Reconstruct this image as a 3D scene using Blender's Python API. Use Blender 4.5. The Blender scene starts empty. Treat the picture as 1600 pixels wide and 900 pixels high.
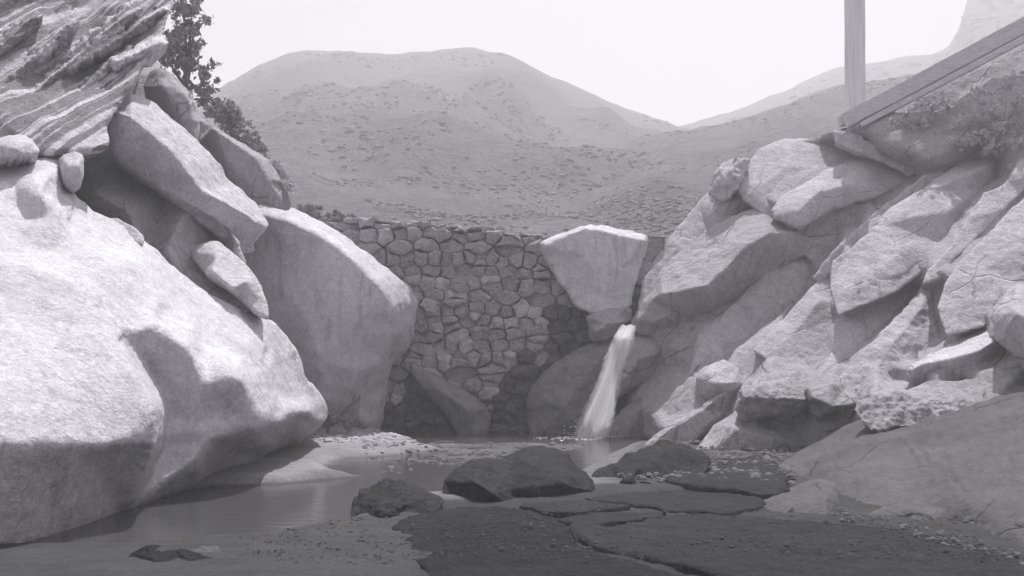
import bpy, bmesh, math, random
import numpy as np
from mathutils import Vector, Matrix, noise
from mathutils.geometry import delaunay_2d_cdt

random.seed(7)
np.random.seed(7)
sc = bpy.context.scene
C = sc.collection

# ------------------------------------------------------------------ camera
F = 1500.0          # focal length in photograph pixels (1600 wide)
HY = 560.0          # eye level in photograph pixels
EYE = 2.0           # eye height above the water
cam_d = bpy.data.cameras.new('camera')
cam = bpy.data.objects.new('camera', cam_d)
C.objects.link(cam)
cam.location = (0, 0, EYE)
cam.rotation_euler = (math.radians(90), 0, 0)
cam_d.sensor_width = 36
cam_d.lens = 36 * F / 1600
cam_d.shift_y = (HY - 450) / 1600
cam_d.clip_start = 0.1
cam_d.clip_end = 5000
sc.camera = cam

# ------------------------------------------------------------------ sky, sun, exposure
SUN = Vector((0.12, 0.36, 0.925)).normalized()
elev = math.asin(SUN.z)
azim = math.atan2(SUN.x, SUN.y)
w = bpy.data.worlds.new('World')
sc.world = w
w.use_nodes = True
nt = w.node_tree
nt.nodes.clear()
sky = nt.nodes.new('ShaderNodeTexSky')
sky.sky_type = 'NISHITA'
sky.sun_disc = False
sky.sun_elevation = elev
sky.sun_rotation = azim
sky.air_density = 1.0
sky.dust_density = 4.0
sky.ozone_density = 1.0
bw = nt.nodes.new('ShaderNodeRGBToBW')
tint = nt.nodes.new('ShaderNodeMixRGB')
tint.blend_type = 'MULTIPLY'
tint.inputs[0].default_value = 1.0
tint.inputs[2].default_value = (0.985, 0.985, 1.0, 1)
bg = nt.nodes.new('ShaderNodeBackground')
bg.inputs[1].default_value = 0.112
out = nt.nodes.new('ShaderNodeOutputWorld')
nt.links.new(sky.outputs[0], bw.inputs[0])
nt.links.new(bw.outputs[0], tint.inputs[1])
nt.links.new(tint.outputs[0], bg.inputs[0])
nt.links.new(bg.outputs[0], out.inputs[0])

sun_d = bpy.data.lights.new('sun', 'SUN')
sun_d.energy = 5.0
sun_d.angle = math.radians(0.5)
sun_d.color = (1.0, 0.985, 0.985)
sun = bpy.data.objects.new('sun', sun_d)
C.objects.link(sun)
sun.rotation_euler = SUN.to_track_quat('Z', 'Y').to_euler()
sun.location = (20, 20, 40)

sc.view_settings.view_transform = 'Standard'
sc.view_settings.look = 'None'
sc.view_settings.exposure = 0.45
sc.view_settings.gamma = 1.0
sc.view_settings.use_curve_mapping = False
sc.cycles.max_bounces = 8
sc.cycles.transparent_max_bounces = 24
sc.cycles.use_denoising = True
sc.cycles.volume_bounces = 1

# ------------------------------------------------------------------ helpers
def P(px, py, Z):
    """a direction in the photograph and a distance -> a place in the scene"""
    return Vector(((px - 800) / F * Z, Z, EYE - (py - HY) / F * Z))

def G(py, h=0.0):
    """distance of level ground of height h seen at row py"""
    return (EYE - h) * F / (py - HY)

TR, TG, TB = 0.985, 0.97, 1.03
def grey(v):
    return (v * TR, v * TG, v * TB, 1)

class NT:
    def __init__(self, name):
        self.m = bpy.data.materials.new(name)
        self.m.use_nodes = True
        self.t = self.m.node_tree
        self.b = self.t.nodes['Principled BSDF']
        self.o = self.t.nodes['Material Output']
    def n(self, kind, **kw):
        x = self.t.nodes.new('ShaderNode' + kind)
        for k, v in kw.items():
            setattr(x, k, v)
        return x
    def l(self, a, b):
        self.t.links.new(a, b)
    def val(self, sock, v):
        if hasattr(v, 'is_linked'):
            self.l(v, sock)
        else:
            sock.default_value = v
    def math(self, op, a, b=None, c=None, clamp=False):
        x = self.n('Math', operation=op, use_clamp=clamp)
        self.val(x.inputs[0], a)
        if b is not None: self.val(x.inputs[1], b)
        if c is not None: self.val(x.inputs[2], c)
        return x.outputs[0]
    def noise(self, vec, scale, detail=4, rough=0.55, dist=0.0):
        x = self.n('TexNoise')
        self.l(vec, x.inputs['Vector'])
        x.inputs['Scale'].default_value = scale
        x.inputs['Detail'].default_value = detail
        x.inputs['Roughness'].default_value = rough
        x.inputs['Distortion'].default_value = dist
        return x.outputs['Fac']
    def cn(self, vec, scale, detail=4, rough=0.55, dist=0.0):
        """noise stretched to about -0.5 .. 0.5"""
        x = self.n('MapRange', clamp=False)
        self.l(self.noise(vec, scale, detail, rough, dist), x.inputs[0])
        for i, v in enumerate((0.32, 0.68, -0.5, 0.5)): x.inputs[i + 1].default_value = v
        return x.outputs[0]
    def mapv(self, vec, scale=(1, 1, 1), rot=(0, 0, 0)):
        x = self.n('Mapping')
        self.l(vec, x.inputs[0])
        x.inputs['Scale'].default_value = scale
        x.inputs['Rotation'].default_value = rot
        return x.outputs[0]
    def ramp(self, f, a, b, lo=0.0, hi=1.0):
        x = self.n('MapRange', clamp=True, interpolation_type='SMOOTHSTEP')
        self.l(f, x.inputs[0])
        x.inputs[1].default_value = a
        x.inputs[2].default_value = b
        x.inputs[3].default_value = lo
        x.inputs[4].default_value = hi
        return x.outputs[0]
    def col(self, v):
        """a grey value socket -> slightly violet grey colour"""
        x = self.n('CombineColor')
        self.l(self.math('MULTIPLY', v, TR), x.inputs[0])
        self.l(self.math('MULTIPLY', v, TG), x.inputs[1])
        self.l(self.math('MULTIPLY', v, TB), x.inputs[2])
        return x.outputs[0]
    def bump(self, h, strength, dist=0.05, normal=None):
        x = self.n('Bump')
        x.inputs['Strength'].default_value = strength
        x.inputs['Distance'].default_value = dist
        self.l(h, x.inputs['Height'])
        if normal is not None:
            self.l(normal, x.inputs['Normal'])
        return x.outputs[0]

def rock_mat(name, base, mott=0.35, speck=0.3, streak=0.0, wet=None, rough=0.85, bump=0.6, pit=0.4, bands=None, crack=0.0):
    """weathered granite: broad mottling, fine crystals, dark run-off streaks, optional wet band near the water"""
    k = NT(name)
    pos = k.n('NewGeometry').outputs['Position']
    f = k.math('ADD', k.math('MULTIPLY', k.cn(pos, 0.55, 5, 0.6, 0.4), mott * .8), k.math('MULTIPLY', k.cn(pos, 3.1, 5, 0.65), mott * 0.6))
    f = k.math('ADD', f, k.math('MULTIPLY', k.cn(pos, 9.0, 5, 0.75), speck * .7))
    f = k.math('ADD', f, k.math('MULTIPLY', k.cn(pos, 24.0, 4, 0.7), speck * .8))
    f = k.math('ADD', f, k.math('MULTIPLY', k.cn(pos, 80.0, 2, 0.6), speck * .7))
    blotch = k.ramp(k.noise(pos, 1.3, 6, 0.8, 0.5), 0.60, 0.68, 0.0, mott * 0.6)
    f = k.math('SUBTRACT', f, blotch)
    v = k.math('MULTIPLY', k.math('MAXIMUM', k.math('ADD', f, 1.0), .18), base)
    if streak:
        sv = k.mapv(pos, (2.6, 2.6, 0.28))
        s = k.noise(sv, 1.6, 5, 0.65, 0.3)
        sm = k.ramp(s, 0.52, 0.70, 0.0, streak)
        v = k.math('MULTIPLY', v, k.math('SUBTRACT', 1.0, sm))
    if bands:
        # foliation: light and shade of tilted ledges put into the colour as bands
        rot, sc_, lo = bands
        bv = k.mapv(pos, (1, 1, 1), rot)
        bv = k.mapv(bv, sc_)
        b1 = k.noise(bv, 1.0, 9, 0.72, 0.5)
        bm = k.ramp(b1, 0.47, 0.53, lo, 1.0)
        v = k.math('MULTIPLY', v, bm)
        layer_h = k.math('MULTIPLY', bm, .35)
    if wet:
        top, soft, dark = wet
        sep = k.n('SeparateXYZ')
        k.l(pos, sep.inputs[0])
        wob = k.math('MULTIPLY', k.math('SUBTRACT', k.noise(pos, 2.4, 6, 0.75), 0.5), soft * 3.2)
        zz = k.math('ADD', sep.outputs[2], wob)
        wm = k.ramp(zz, top - soft * 0.5, top + soft * 0.5, dark, 1.0)
        lich = k.ramp(k.noise(k.mapv(pos, (1, 1, 0.45)), 6.5, 6, 0.75), 0.48, 0.62, 0.0, 0.55)
        wm = k.math('ADD', wm, k.math('MULTIPLY', lich, k.math('SUBTRACT', 1.0, wm)), clamp=True)
        v = k.math('MULTIPLY', v, wm)
    hgt = k.noise(pos, 2.2, 8, 0.68, 0.2)
    if bands: hgt = k.math('ADD', hgt, layer_h)
    if crack:
        wv = k.n('VectorMath', operation='MULTIPLY_ADD')
        nz = k.n('TexNoise'); k.l(pos, nz.inputs['Vector']); nz.inputs['Scale'].default_value = .9; nz.inputs['Detail'].default_value = 6
        k.l(nz.outputs['Color'], wv.inputs[0]); wv.inputs[1].default_value = (.45, .45, .45); k.l(pos, wv.inputs[2])
        vo = k.n('TexVoronoi', feature='DISTANCE_TO_EDGE')
        k.l(k.mapv(k.mapv(wv.outputs[0], (1, 1, 1), (0, math.radians(45), 0)), (.30, .5, .9)), vo.inputs['Vector']); vo.inputs['Scale'].default_value = 1.0
        line = k.ramp(vo.outputs['Distance'], 0.0, 0.016, 1.0, 0.0)
        line = k.math('MULTIPLY', line, k.ramp(k.noise(pos, .7, 3), .47, .57))
        v = k.math('MULTIPLY', v, k.math('SUBTRACT', 1.0, k.math('MULTIPLY', line, crack)))
        hgt = k.math('SUBTRACT', hgt, k.math('MULTIPLY', line, .5))
    v = k.math('MAXIMUM', v, 0.006)
    k.l(k.col(v), k.b.inputs['Base Color'])
    k.b.inputs['Roughness'].default_value = rough
    k.b.inputs['Specular IOR Level'].default_value = 0.12
    n1 = k.bump(hgt, bump, 0.26)
    n2 = k.bump(k.noise(pos, 17.0, 5, 0.7), pit, 0.06, n1)
    k.l(n2, k.b.inputs['Normal'])
    return k.m

def resample(pts, step, closed=True):
    out = []
    n = len(pts)
    for i in range(n if closed else n - 1):
        a, b = pts[i], pts[(i + 1) % n]
        d = math.hypot(b[0] - a[0], b[1] - a[1])
        m = max(1, int(round(d / step)))
        for j in range(m):
            t = j / m
            out.append((a[0] + (b[0] - a[0]) * t, a[1] + (b[1] - a[1]) * t))
    return out

def chaikin(pts, it=1):
    for _ in range(it):
        o = []
        for i in range(len(pts)):
            a, b = pts[i], pts[(i + 1) % len(pts)]
            o.append((a[0] * .78 + b[0] * .22, a[1] * .78 + b[1] * .22))
            o.append((a[0] * .22 + b[0] * .78, a[1] * .22 + b[1] * .78))
        pts = o
    return pts

def inside(poly, X, Y):
    r = np.zeros(X.shape, bool)
    n = len(poly)
    for i in range(n):
        x1, y1 = poly[i][:2]
        x2, y2 = poly[(i + 1) % n][:2]
        if y1 == y2:
            continue
        c = ((y1 > Y) != (y2 > Y)) & (X < (x2 - x1) * (Y - y1) / (y2 - y1) + x1)
        r ^= c
    return r

def dist_poly(poly, X, Y):
    d = np.full(X.shape, 1e9)
    n = len(poly)
    for i in range(n):
        ax, ay = poly[i][:2]
        bx, by = poly[(i + 1) % n][:2]
        vx, vy = bx - ax, by - ay
        L = vx * vx + vy * vy + 1e-9
        t = np.clip(((X - ax) * vx + (Y - ay) * vy) / L, 0, 1)
        d = np.minimum(d, np.hypot(X - ax - t * vx, Y - ay - t * vy))
    return d

def link_mesh(name, verts, faces, mat, parent=None, smooth=True, origin=None):
    me = bpy.data.meshes.new(name)
    verts = np.asarray(verts, float)
    if origin is None:
        origin = (float((verts[:, 0].min() + verts[:, 0].max()) / 2), float((verts[:, 1].min() + verts[:, 1].max()) / 2), float(verts[:, 2].min()))
    o = bpy.data.objects.new(name, me)
    loc = Vector(origin)
    if parent is not None:
        loc = loc - parent.location
    o.location = loc
    me.from_pydata((verts - np.array(origin)).tolist(), [], faces)
    if mat is not None:
        me.materials.append(mat)
    if smooth:
        me.polygons.foreach_set('use_smooth', [True] * len(me.polygons))
    me.update()
    C.objects.link(o)
    if parent is not None:
        o.parent = parent
    return o

def tag(o, label, cat, group=None, kind=None):
    o['label'] = label
    o['category'] = cat
    if group: o['group'] = group
    if kind: o['kind'] = kind
    return o

def struct(o, label=None, kind='structure'):
    o['kind'] = kind
    if label: o['label'] = label
    return o

def thing(name, loc, label, cat, group=None):
    o = bpy.data.objects.new(name, None)
    C.objects.link(o)
    o.location = loc
    o.empty_display_size = 0.3
    return tag(o, label, cat, group)

def fbm(p, s, oct=4):
    return noise.fractal(Vector((p[0] * s, p[1] * s, p[2] * s)), 0.9, 2.1, oct)

LOG = []
def rock(name, label, mat, outline, Zs, ctrl=(), ridges=(), R=14, rk=1.0, thick=None, sm=2, amp=0.05, ns=0.9,
         jit=1.2, cat='boulder', group=None, parent=None, res=75, soft=1, hf=.35, lean=0.0, log=False, flat=0.0):
    """A boulder: a silhouette with its own distance, a worked front with creases and hollows, and a rounded back.
    Zs = (distance at the lowest point, distance at the highest point), ctrl/ridges = surface points (px, py, distance)."""
    ys = [p[1] for p in outline]
    y0, y1 = min(ys), max(ys)
    def zlin(y):
        t = (y1 - y) / max(1, (y1 - y0))
        return 1.0 / ((1 - t) / Zs[0] + t / Zs[1])
    # a leaning rock: everything higher stands farther back
    if lean:
        ymid = (y0 + y1) / 2
        ln = lambda p: (p[0], p[1], (p[2] if len(p) > 2 else zlin(p[1])) * (1 + lean * (ymid - p[1]) / F))
        outline = [ln(p) for p in outline]; ctrl = [ln(p) for p in ctrl]; ridges = [[ln(p) for p in r] for r in ridges]
    # coarse triangulation carrying the distance field
    cv, cz, ce = [], [], []
    ol = [(p[0], p[1]) for p in outline]
    for p in outline:
        cv.append(Vector((p[0], p[1])))
        cz.append(p[2] if len(p) > 2 else zlin(p[1]))
    for i in range(len(outline)):
        ce.append((i, (i + 1) % len(outline)))
    for p in ctrl:
        cv.append(Vector((p[0], p[1]))); cz.append(p[2])
    for r in ridges:
        s = len(cv)
        for p in r:
            cv.append(Vector((p[0], p[1]))); cz.append(p[2])
        for i in range(len(r) - 1):
            ce.append((s + i, s + i + 1))
    if flat:
        A = np.array([(v.x, v.y, 1.0) for v in cv]); bq = 1 / np.array(cz)
        cf_, *_ = np.linalg.lstsq(A, bq, rcond=None)
        pl = 1 / (A @ cf_)
        cz = [z * (1 - flat) + q * flat for z, q in zip(cz, pl)]
    if log:
        mx_ = sum(v.x for v in cv) / len(cv); my_ = sum(v.y for v in cv) / len(cv)
        for v, zz in zip(cv, cz):
            LOG.append((v.x + (mx_ - v.x) * .15, v.y + (my_ - v.y) * .15, zz + .16))
    V, E, T, ov, oe, of = delaunay_2d_cdt(cv, ce, [], 0, 1e-4)
    zc = []
    for i in range(len(V)):
        if ov[i]:
            zc.append(np.mean([cz[j] for j in ov[i]]))
        else:
            d = [((V[i] - q).length + 1e-6, z) for q, z in zip(cv, cz)]
            d.sort()
            d = d[:3]
            zc.append(sum(z / a for a, z in d) / sum(1 / a for a, z in d))
    V = np.array([(v.x, v.y) for v in V]); iz = 1 / np.array(zc)
    # fine points
    xs = [p[0] for p in ol]
    area = abs(sum(ol[i][0] * ol[(i + 1) % len(ol)][1] - ol[(i + 1) % len(ol)][0] * ol[i][1] for i in range(len(ol)))) / 2
    st = min(8, max(2.2, math.sqrt(area) / res))
    bd = resample(chaikin(ol, soft) if soft else ol, st)
    sd = random.uniform(0, 100)
    bd = [(x + jit * noise.noise(Vector((x * .06, y * .06, sd))) * 2, y + jit * noise.noise(Vector((x * .06, y * .06, sd + 9))) * 2) for x, y in bd]
    gx, gy = np.meshgrid(np.arange(min(xs), max(xs), st), np.arange(y0, y1, st * 0.9))
    gx = gx + (np.arange(gx.shape[0]) % 2)[:, None] * st * .5
    gx = (gx + np.random.uniform(-.2, .2, gx.shape) * st).ravel()
    gy = (gy + np.random.uniform(-.2, .2, gy.shape) * st).ravel()
    m = inside(bd, gx, gy)
    gx, gy = gx[m], gy[m]
    dg = dist_poly(bd, gx, gy)
    m = dg > st * .55
    gx, gy = gx[m], gy[m]
    nb = len(bd)
    pts = [Vector(b) for b in bd] + [Vector((float(a), float(b))) for a, b in zip(gx, gy)]
    fv, fe, ff, _, _, _ = delaunay_2d_cdt(pts, [(i, (i + 1) % nb) for i in range(nb)], [], 1, 1e-5)
    FX = np.array([v.x for v in fv]); FY = np.array([v.y for v in fv])
    # interpolate 1/distance so that each facet is a plane
    Q = np.full(FX.shape, np.nan); best = np.full(FX.shape, -1e9)
    for t in T:
        a, b, c = V[t[0]], V[t[1]], V[t[2]]
        det = (b[1] - c[1]) * (a[0] - c[0]) + (c[0] - b[0]) * (a[1] - c[1])
        if abs(det) < 1e-6: continue
        l1 = ((b[1] - c[1]) * (FX - c[0]) + (c[0] - b[0]) * (FY - c[1])) / det
        l2 = ((c[1] - a[1]) * (FX - c[0]) + (a[0] - c[0]) * (FY - c[1])) / det
        l3 = 1 - l1 - l2
        mn = np.minimum(np.minimum(l1, l2), l3)
        u = mn > best
        l1, l2, l3 = np.clip(l1, 0, 1), np.clip(l2, 0, 1), np.clip(l3, 0, 1)
        s = l1 + l2 + l3
        q = (l1 * iz[t[0]] + l2 * iz[t[1]] + l3 * iz[t[2]]) / s
        Q[u] = q[u]; best[u] = mn[u]
    Z = 1 / Q
    # soften the creases
    tri = np.array([list(f) for f in ff if len(f) == 3])
    ee = np.concatenate([tri[:, [0, 1]], tri[:, [1, 2]], tri[:, [2, 0]]])
    ee = np.concatenate([ee, ee[:, ::-1]])
    deg = np.bincount(ee[:, 0], minlength=len(Z))
    for _ in range(sm):
        a = np.bincount(ee[:, 0], weights=Z[ee[:, 1]], minlength=len(Z)) / np.maximum(deg, 1)
        Z = np.where(deg > 0, Z * .4 + a * .6, Z)
    # rounded rim
    d = dist_poly(bd, FX, FY)
    t = np.clip(1 - d / R, 0, 1)
    Z = Z + rk * (R / F * Z) * (1 - np.sqrt(np.clip(1 - t * t * .98, 0, 1)))
    W = np.stack([(FX - 800) / F * Z, Z, EYE - (FY - HY) / F * Z], 1)
    # surface relief along the normal
    n0 = np.cross(W[tri[:, 1]] - W[tri[:, 0]], W[tri[:, 2]] - W[tri[:, 0]])
    vn = np.zeros_like(W)
    for k in range(3): np.add.at(vn, tri[:, k], n0)
    vn /= np.maximum(np.linalg.norm(vn, axis=1, keepdims=True), 1e-9)
    flip = vn[:, 1] > 0
    vn[flip] *= -1
    for i in range(len(W)):
        p = W[i]
        dd = amp * (fbm(p, ns, 3) + hf * fbm(p, ns * 5, 3))
        W[i] = p + vn[i] * dd
    # orientation
    if (n0[:, 1] > 0).sum() > len(n0) / 2:
        tri = tri[:, ::-1]
    verts = W.tolist(); faces = tri.tolist()
    # rounded back, following the rim (boundary loop)
    cnt = {}
    for f in faces:
        for k in range(3):
            a, b = f[k], f[(k + 1) % 3]
            cnt[(a, b)] = cnt.get((a, b), 0) + 1
    nxt = {}
    for (a, b) in cnt:
        if (b, a) not in cnt:
            nxt[a] = b
    start = next(iter(nxt)); loop = [start]; cur = nxt[start]
    while cur != start and len(loop) <= len(nxt):
        loop.append(cur); cur = nxt.get(cur, start)
    cen = W[loop].mean(0)
    if thick is None:
        thick = 0.45 * math.sqrt(area) / F * float(np.mean(Z))
    zb = max(W[loop][:, 1].max(), cen[1])
    prev = loop
    rings = 4
    for r in range(1, rings + 1):
        u = r / rings
        cur = []
        for i in loop:
            p = W[i]
            s = 1 - 0.75 * (1 - math.cos(u * math.pi / 2)) - 0.03 * u
            yy = p[1] + (zb - p[1]) * u * .6 + thick * math.sin(u * math.pi / 2)
            g = yy / p[1]
            q = np.array([(cen[0] * g) + (p[0] - cen[0]) * s * g, yy, cen[2] + (p[2] - cen[2]) * s])
            q = q + 0.06 * np.array([fbm(q, .8, 2), 0, fbm(q + 7, .8, 2)])
            verts.append(q.tolist()); cur.append(len(verts) - 1)
        L = len(loop)
        for j in range(L):
            faces.append([prev[(j + 1) % L], prev[j], cur[j], cur[(j + 1) % L]])
        prev = cur
    cb = np.array([verts[i] for i in prev]).mean(0)
    verts.append(cb.tolist()); ci = len(verts) - 1
    for j in range(len(prev)):
        faces.append([prev[(j + 1) % len(prev)], prev[j], ci])
    used = sorted({i for f in faces for i in f})
    mp = {o: i for i, o in enumerate(used)}
    o = link_mesh(name, [verts[i] for i in used], [[mp[i] for i in f] for f in faces], mat, parent)
    if parent is None:
        tag(o, label, cat, group)
    return o

def flat_slab(name, label, mat, outline, h, dep=0.35, amp=0.03, tilt=(0, 0), cat='rock slab', group=None, step=0.07, edge=0.02):
    """a slab of bedrock lying in the stream bed: outline in the photograph laid on the level h"""
    w = [P(x, y, G(y, h)) for x, y in outline]
    bd = resample(chaikin([(p.x, p.y) for p in w], 1), step)
    sd = random.uniform(0, 50)
    bd = [(x + .06 * noise.noise(Vector((x * 2.3, y * 2.3, sd))) + .05 * noise.noise(Vector((x * 9, y * 9, sd))), y + .10 * noise.noise(Vector((x * 2.3, y * 2.3, sd + 5))) + .06 * noise.noise(Vector((x * 9, y * 9, sd + 5)))) for x, y in bd]
    xs = [p[0] for p in bd]; ys = [p[1] for p in bd]
    cx, cy = np.mean(xs), np.mean(ys)
    gx, gy = np.meshgrid(np.arange(min(xs), max(xs), step), np.arange(min(ys), max(ys), step))
    gx = (gx + np.random.uniform(-.25, .25, gx.shape) * step).ravel(); gy = (gy + np.random.uniform(-.25, .25, gy.shape) * step).ravel()
    m = inside(bd, gx, gy); gx, gy = gx[m], gy[m]
    m = dist_poly(bd, gx, gy) > step * .5; gx, gy = gx[m], gy[m]
    nb = len(bd)
    pts = [Vector(b) for b in bd] + [Vector((float(a), float(b))) for a, b in zip(gx, gy)]
    fv, fe, ff, _, _, _ = delaunay_2d_cdt(pts, [(i, (i + 1) % nb) for i in range(nb)], [], 1, 1e-6)
    X = np.array([v.x for v in fv]); Y = np.array([v.y for v in fv])
    d = dist_poly(bd, X, Y)
    Zt = []
    for x, y, dd in zip(X, Y, d):
        z = h + tilt[0] * (x - cx) + tilt[1] * (y - cy) + amp * fbm((x, y, sd), 1.1, 4) + amp * 1.0 * fbm((x, y, sd), 4, 5)
        z -= edge * max(0, 1 - dd / (edge * 1.6)) ** 2
        Zt.append(z)
    verts = [[float(x), float(y), z] for x, y, z in zip(X, Y, Zt)]
    faces = []
    cnt = set()
    for f in ff:
        f = list(f)
        a, b, c = [np.array(verts[i][:2]) for i in f[:3]]
        if (b[0] - a[0]) * (c[1] - a[1]) - (b[1] - a[1]) * (c[0] - a[0]) < 0: f = f[::-1]
        faces.append(f)
        for k in range(3): cnt.add((f[k], f[(k + 1) % 3]))
    side = [(a, b) for a, b in cnt if (b, a) not in cnt]
    low = {}
    for a, b in side:
        for i in (a, b):
            if i not in low:
                verts.append([verts[i][0], verts[i][1], h - dep]); low[i] = len(verts) - 1
        faces.append([b, a, low[a], low[b]])
    used = sorted({i for f in faces for i in f}); mp = {o: i for i, o in enumerate(used)}
    o = link_mesh(name, [verts[i] for i in used], [[mp[i] for i in f] for f in faces], mat)
    return tag(o, label, cat, group)

# ------------------------------------------------------------------ materials
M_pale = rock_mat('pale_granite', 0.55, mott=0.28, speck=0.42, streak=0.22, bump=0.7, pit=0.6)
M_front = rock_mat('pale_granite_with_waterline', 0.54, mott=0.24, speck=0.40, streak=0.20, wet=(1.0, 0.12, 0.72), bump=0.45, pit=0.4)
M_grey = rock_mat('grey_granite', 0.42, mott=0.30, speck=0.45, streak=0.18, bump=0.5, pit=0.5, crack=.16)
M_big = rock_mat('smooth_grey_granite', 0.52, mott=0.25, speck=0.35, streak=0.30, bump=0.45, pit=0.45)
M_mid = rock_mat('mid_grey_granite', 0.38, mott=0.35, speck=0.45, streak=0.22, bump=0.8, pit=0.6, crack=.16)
M_wet = rock_mat('damp_dark_granite', 0.22, mott=0.35, speck=0.30, streak=0.35, rough=0.6, bump=0.7, pit=0.45)
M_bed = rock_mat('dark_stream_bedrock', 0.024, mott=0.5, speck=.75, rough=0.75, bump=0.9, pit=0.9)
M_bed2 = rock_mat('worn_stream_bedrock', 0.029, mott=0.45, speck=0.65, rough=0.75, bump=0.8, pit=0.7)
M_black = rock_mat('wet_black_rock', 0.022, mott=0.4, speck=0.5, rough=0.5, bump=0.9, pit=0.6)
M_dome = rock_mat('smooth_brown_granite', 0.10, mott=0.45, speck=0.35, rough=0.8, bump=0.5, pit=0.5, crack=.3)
M_band = rock_mat('ledge_shade_bands', 0.68, mott=0.35, speck=0.6, bump=.6, pit=0.9,
                  bands=((0, math.radians(56), 0), (0.16, 0.12, 3.0), 0.36))  # bands carry the ledges' lit tops and shaded edges as colour
M_st1 = rock_mat('rubble_stone', 0.42, mott=0.5, speck=0.45, bump=1.0, pit=0.9)
M_st2 = rock_mat('pale_rubble_stone', 0.50, mott=0.5, speck=0.45, streak=0.3, bump=0.9, pit=0.6)
M_st3 = rock_mat('dark_rubble_stone', 0.35, mott=0.5, speck=0.45, bump=0.9, pit=0.6)
M_st4 = rock_mat('seepage_wet_stone', 0.12, mott=0.5, speck=0.45, rough=0.55, bump=0.9, pit=0.6)
M_mortar = rock_mat('earthy_mortar', 0.22, mott=0.5, speck=0.5, bump=0.9)

def ground_mat():
    k = NT('stream_sand_and_gravel')
    pos = k.n('NewGeometry').outputs['Position']
    at = k.n('Attribute', attribute_name='tone')
    f2 = k.noise(pos, 14, 5, 0.75)
    f3 = k.noise(pos, 60, 3, 0.7)
    f = k.math('ADD', k.math('MULTIPLY', k.cn(pos, 0.9, 6, .65), .45), k.math('MULTIPLY', k.cn(pos, 14, 5, .75), .5))
    f = k.math('ADD', f, k.math('MULTIPLY', k.cn(pos, 60, 3, .7), .55))
    f = k.math('ADD', f, k.math('MULTIPLY', k.cn(k.mapv(pos, (0.5, 2.2, 1)), 2.2, 5, .65, .6), .35))
    f = k.math('MAXIMUM', f, -.75)
    v = k.math('MULTIPLY', at.outputs['Fac'], k.math('ADD', f, 1.0))
    sep = k.n('SeparateXYZ'); k.l(pos, sep.inputs[0])
    wet = k.ramp(sep.outputs[2], 0.0, 0.05, 0.5, 1.0)
    v = k.math('MAXIMUM', k.math('MULTIPLY', v, wet), 0.01)
    k.l(k.col(v), k.b.inputs['Base Color'])
    k.b.inputs['Roughness'].default_value = 0.8
    k.b.inputs['Specular IOR Level'].default_value = 0.25
    n1 = k.bump(f2, 0.7, 0.05)
    n2 = k.bump(f3, 0.5, 0.02, n1)
    k.l(n2, k.b.inputs['Normal'])
    return k.m

def water_mat():
    k = NT('shallow_silty_water')
    pos = k.n('NewGeometry').outputs['Position']
    k.b.inputs['Base Color'].default_value = grey(0.06)
    k.b.inputs['Roughness'].default_value = 0.07
    k.b.inputs['IOR'].default_value = 1.33
    n = k.noise(k.mapv(pos, (0.7, 2.6, 1)), 2.6, 5, 0.6, .4)
    n2 = k.noise(pos, 11, 3, .6)
    b = k.bump(n, 0.12, 0.05)
    b = k.bump(n2, 0.06, 0.02, b)
    k.l(b, k.b.inputs['Normal'])
    return k.m

def simple(name, v, rough=0.9, scale=8, var=0.5, bump=0.5, stretch=(1, 1, 1)):
    k = NT(name)
    tc = k.n('TexCoord').outputs['Object']
    f = k.noise(k.mapv(tc, stretch), scale, 5, .65)
    x = k.math('MULTIPLY', k.math('ADD', k.math('MULTIPLY', k.math('SUBTRACT', f, .5), var * 2), 1.0), v)
    k.l(k.col(k.math('MAXIMUM', x, .01)), k.b.inputs['Base Color'])
    k.b.inputs['Roughness'].default_value = rough
    k.b.inputs['Specular IOR Level'].default_value = 0.2
    k.l(k.bump(f, bump, 0.03), k.b.inputs['Normal'])
    return k.m

M_wood = simple('weathered_timber', 0.50, scale=3.0, var=0.5, stretch=(.5, 6, 8))
M_bark = simple('bark', 0.10, scale=9, var=0.6)
M_leaf = simple('oak_leaves', 0.27, rough=0.6, scale=1.2, var=0.6, bump=0)
M_leaf2 = simple('sage_leaves', 0.46, rough=0.7, scale=1.5, var=0.6, bump=0)
M_brush = simple('chaparral', 0.14, rough=0.9, scale=0.12, var=0.8, bump=0)
M_pebble = simple('pebbles', 0.12, scale=3.0, var=0.8)
M_pebdk = simple('dark_pebbles', 0.055, scale=3.0, var=0.8)
M_peblt = simple('bleached_pebbles', 0.33, scale=3.0, var=0.5)
M_stick = simple('driftwood', 0.06, scale=6)

# ------------------------------------------------------------------ ground and water
def nonuni(lo, hi, step, far):
    a = list(np.arange(lo, hi + 1e-6, step))
    s = step; x = lo; l = []
    while x > -far: s *= 1.5; x -= s; l.append(x)
    s = step; x = a[-1]; r = []
    while x < far: s *= 1.5; x += s; r.append(x)
    return np.array(l[::-1] + a + r)

gxs = nonuni(-9, 9, 0.09, 900)
gys = nonuni(6.5, 30, 0.10, 900)
GX, GY = np.meshgrid(gxs, gys)
safeY = np.maximum(GY, 4.0)
PX = 800 + GX / safeY * F
PY = HY + EYE / safeY * F
Hh = np.full(GX.shape, 0.10)
tone = np.full(GX.shape, 0.14)

def paint(poly, h=None, t=None):
    global Hh, tone
    m = inside(poly, PX, PY) & (GY > 4)
    if h is not None: Hh[m] = h
    if t is not None: tone[m] = t

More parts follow.
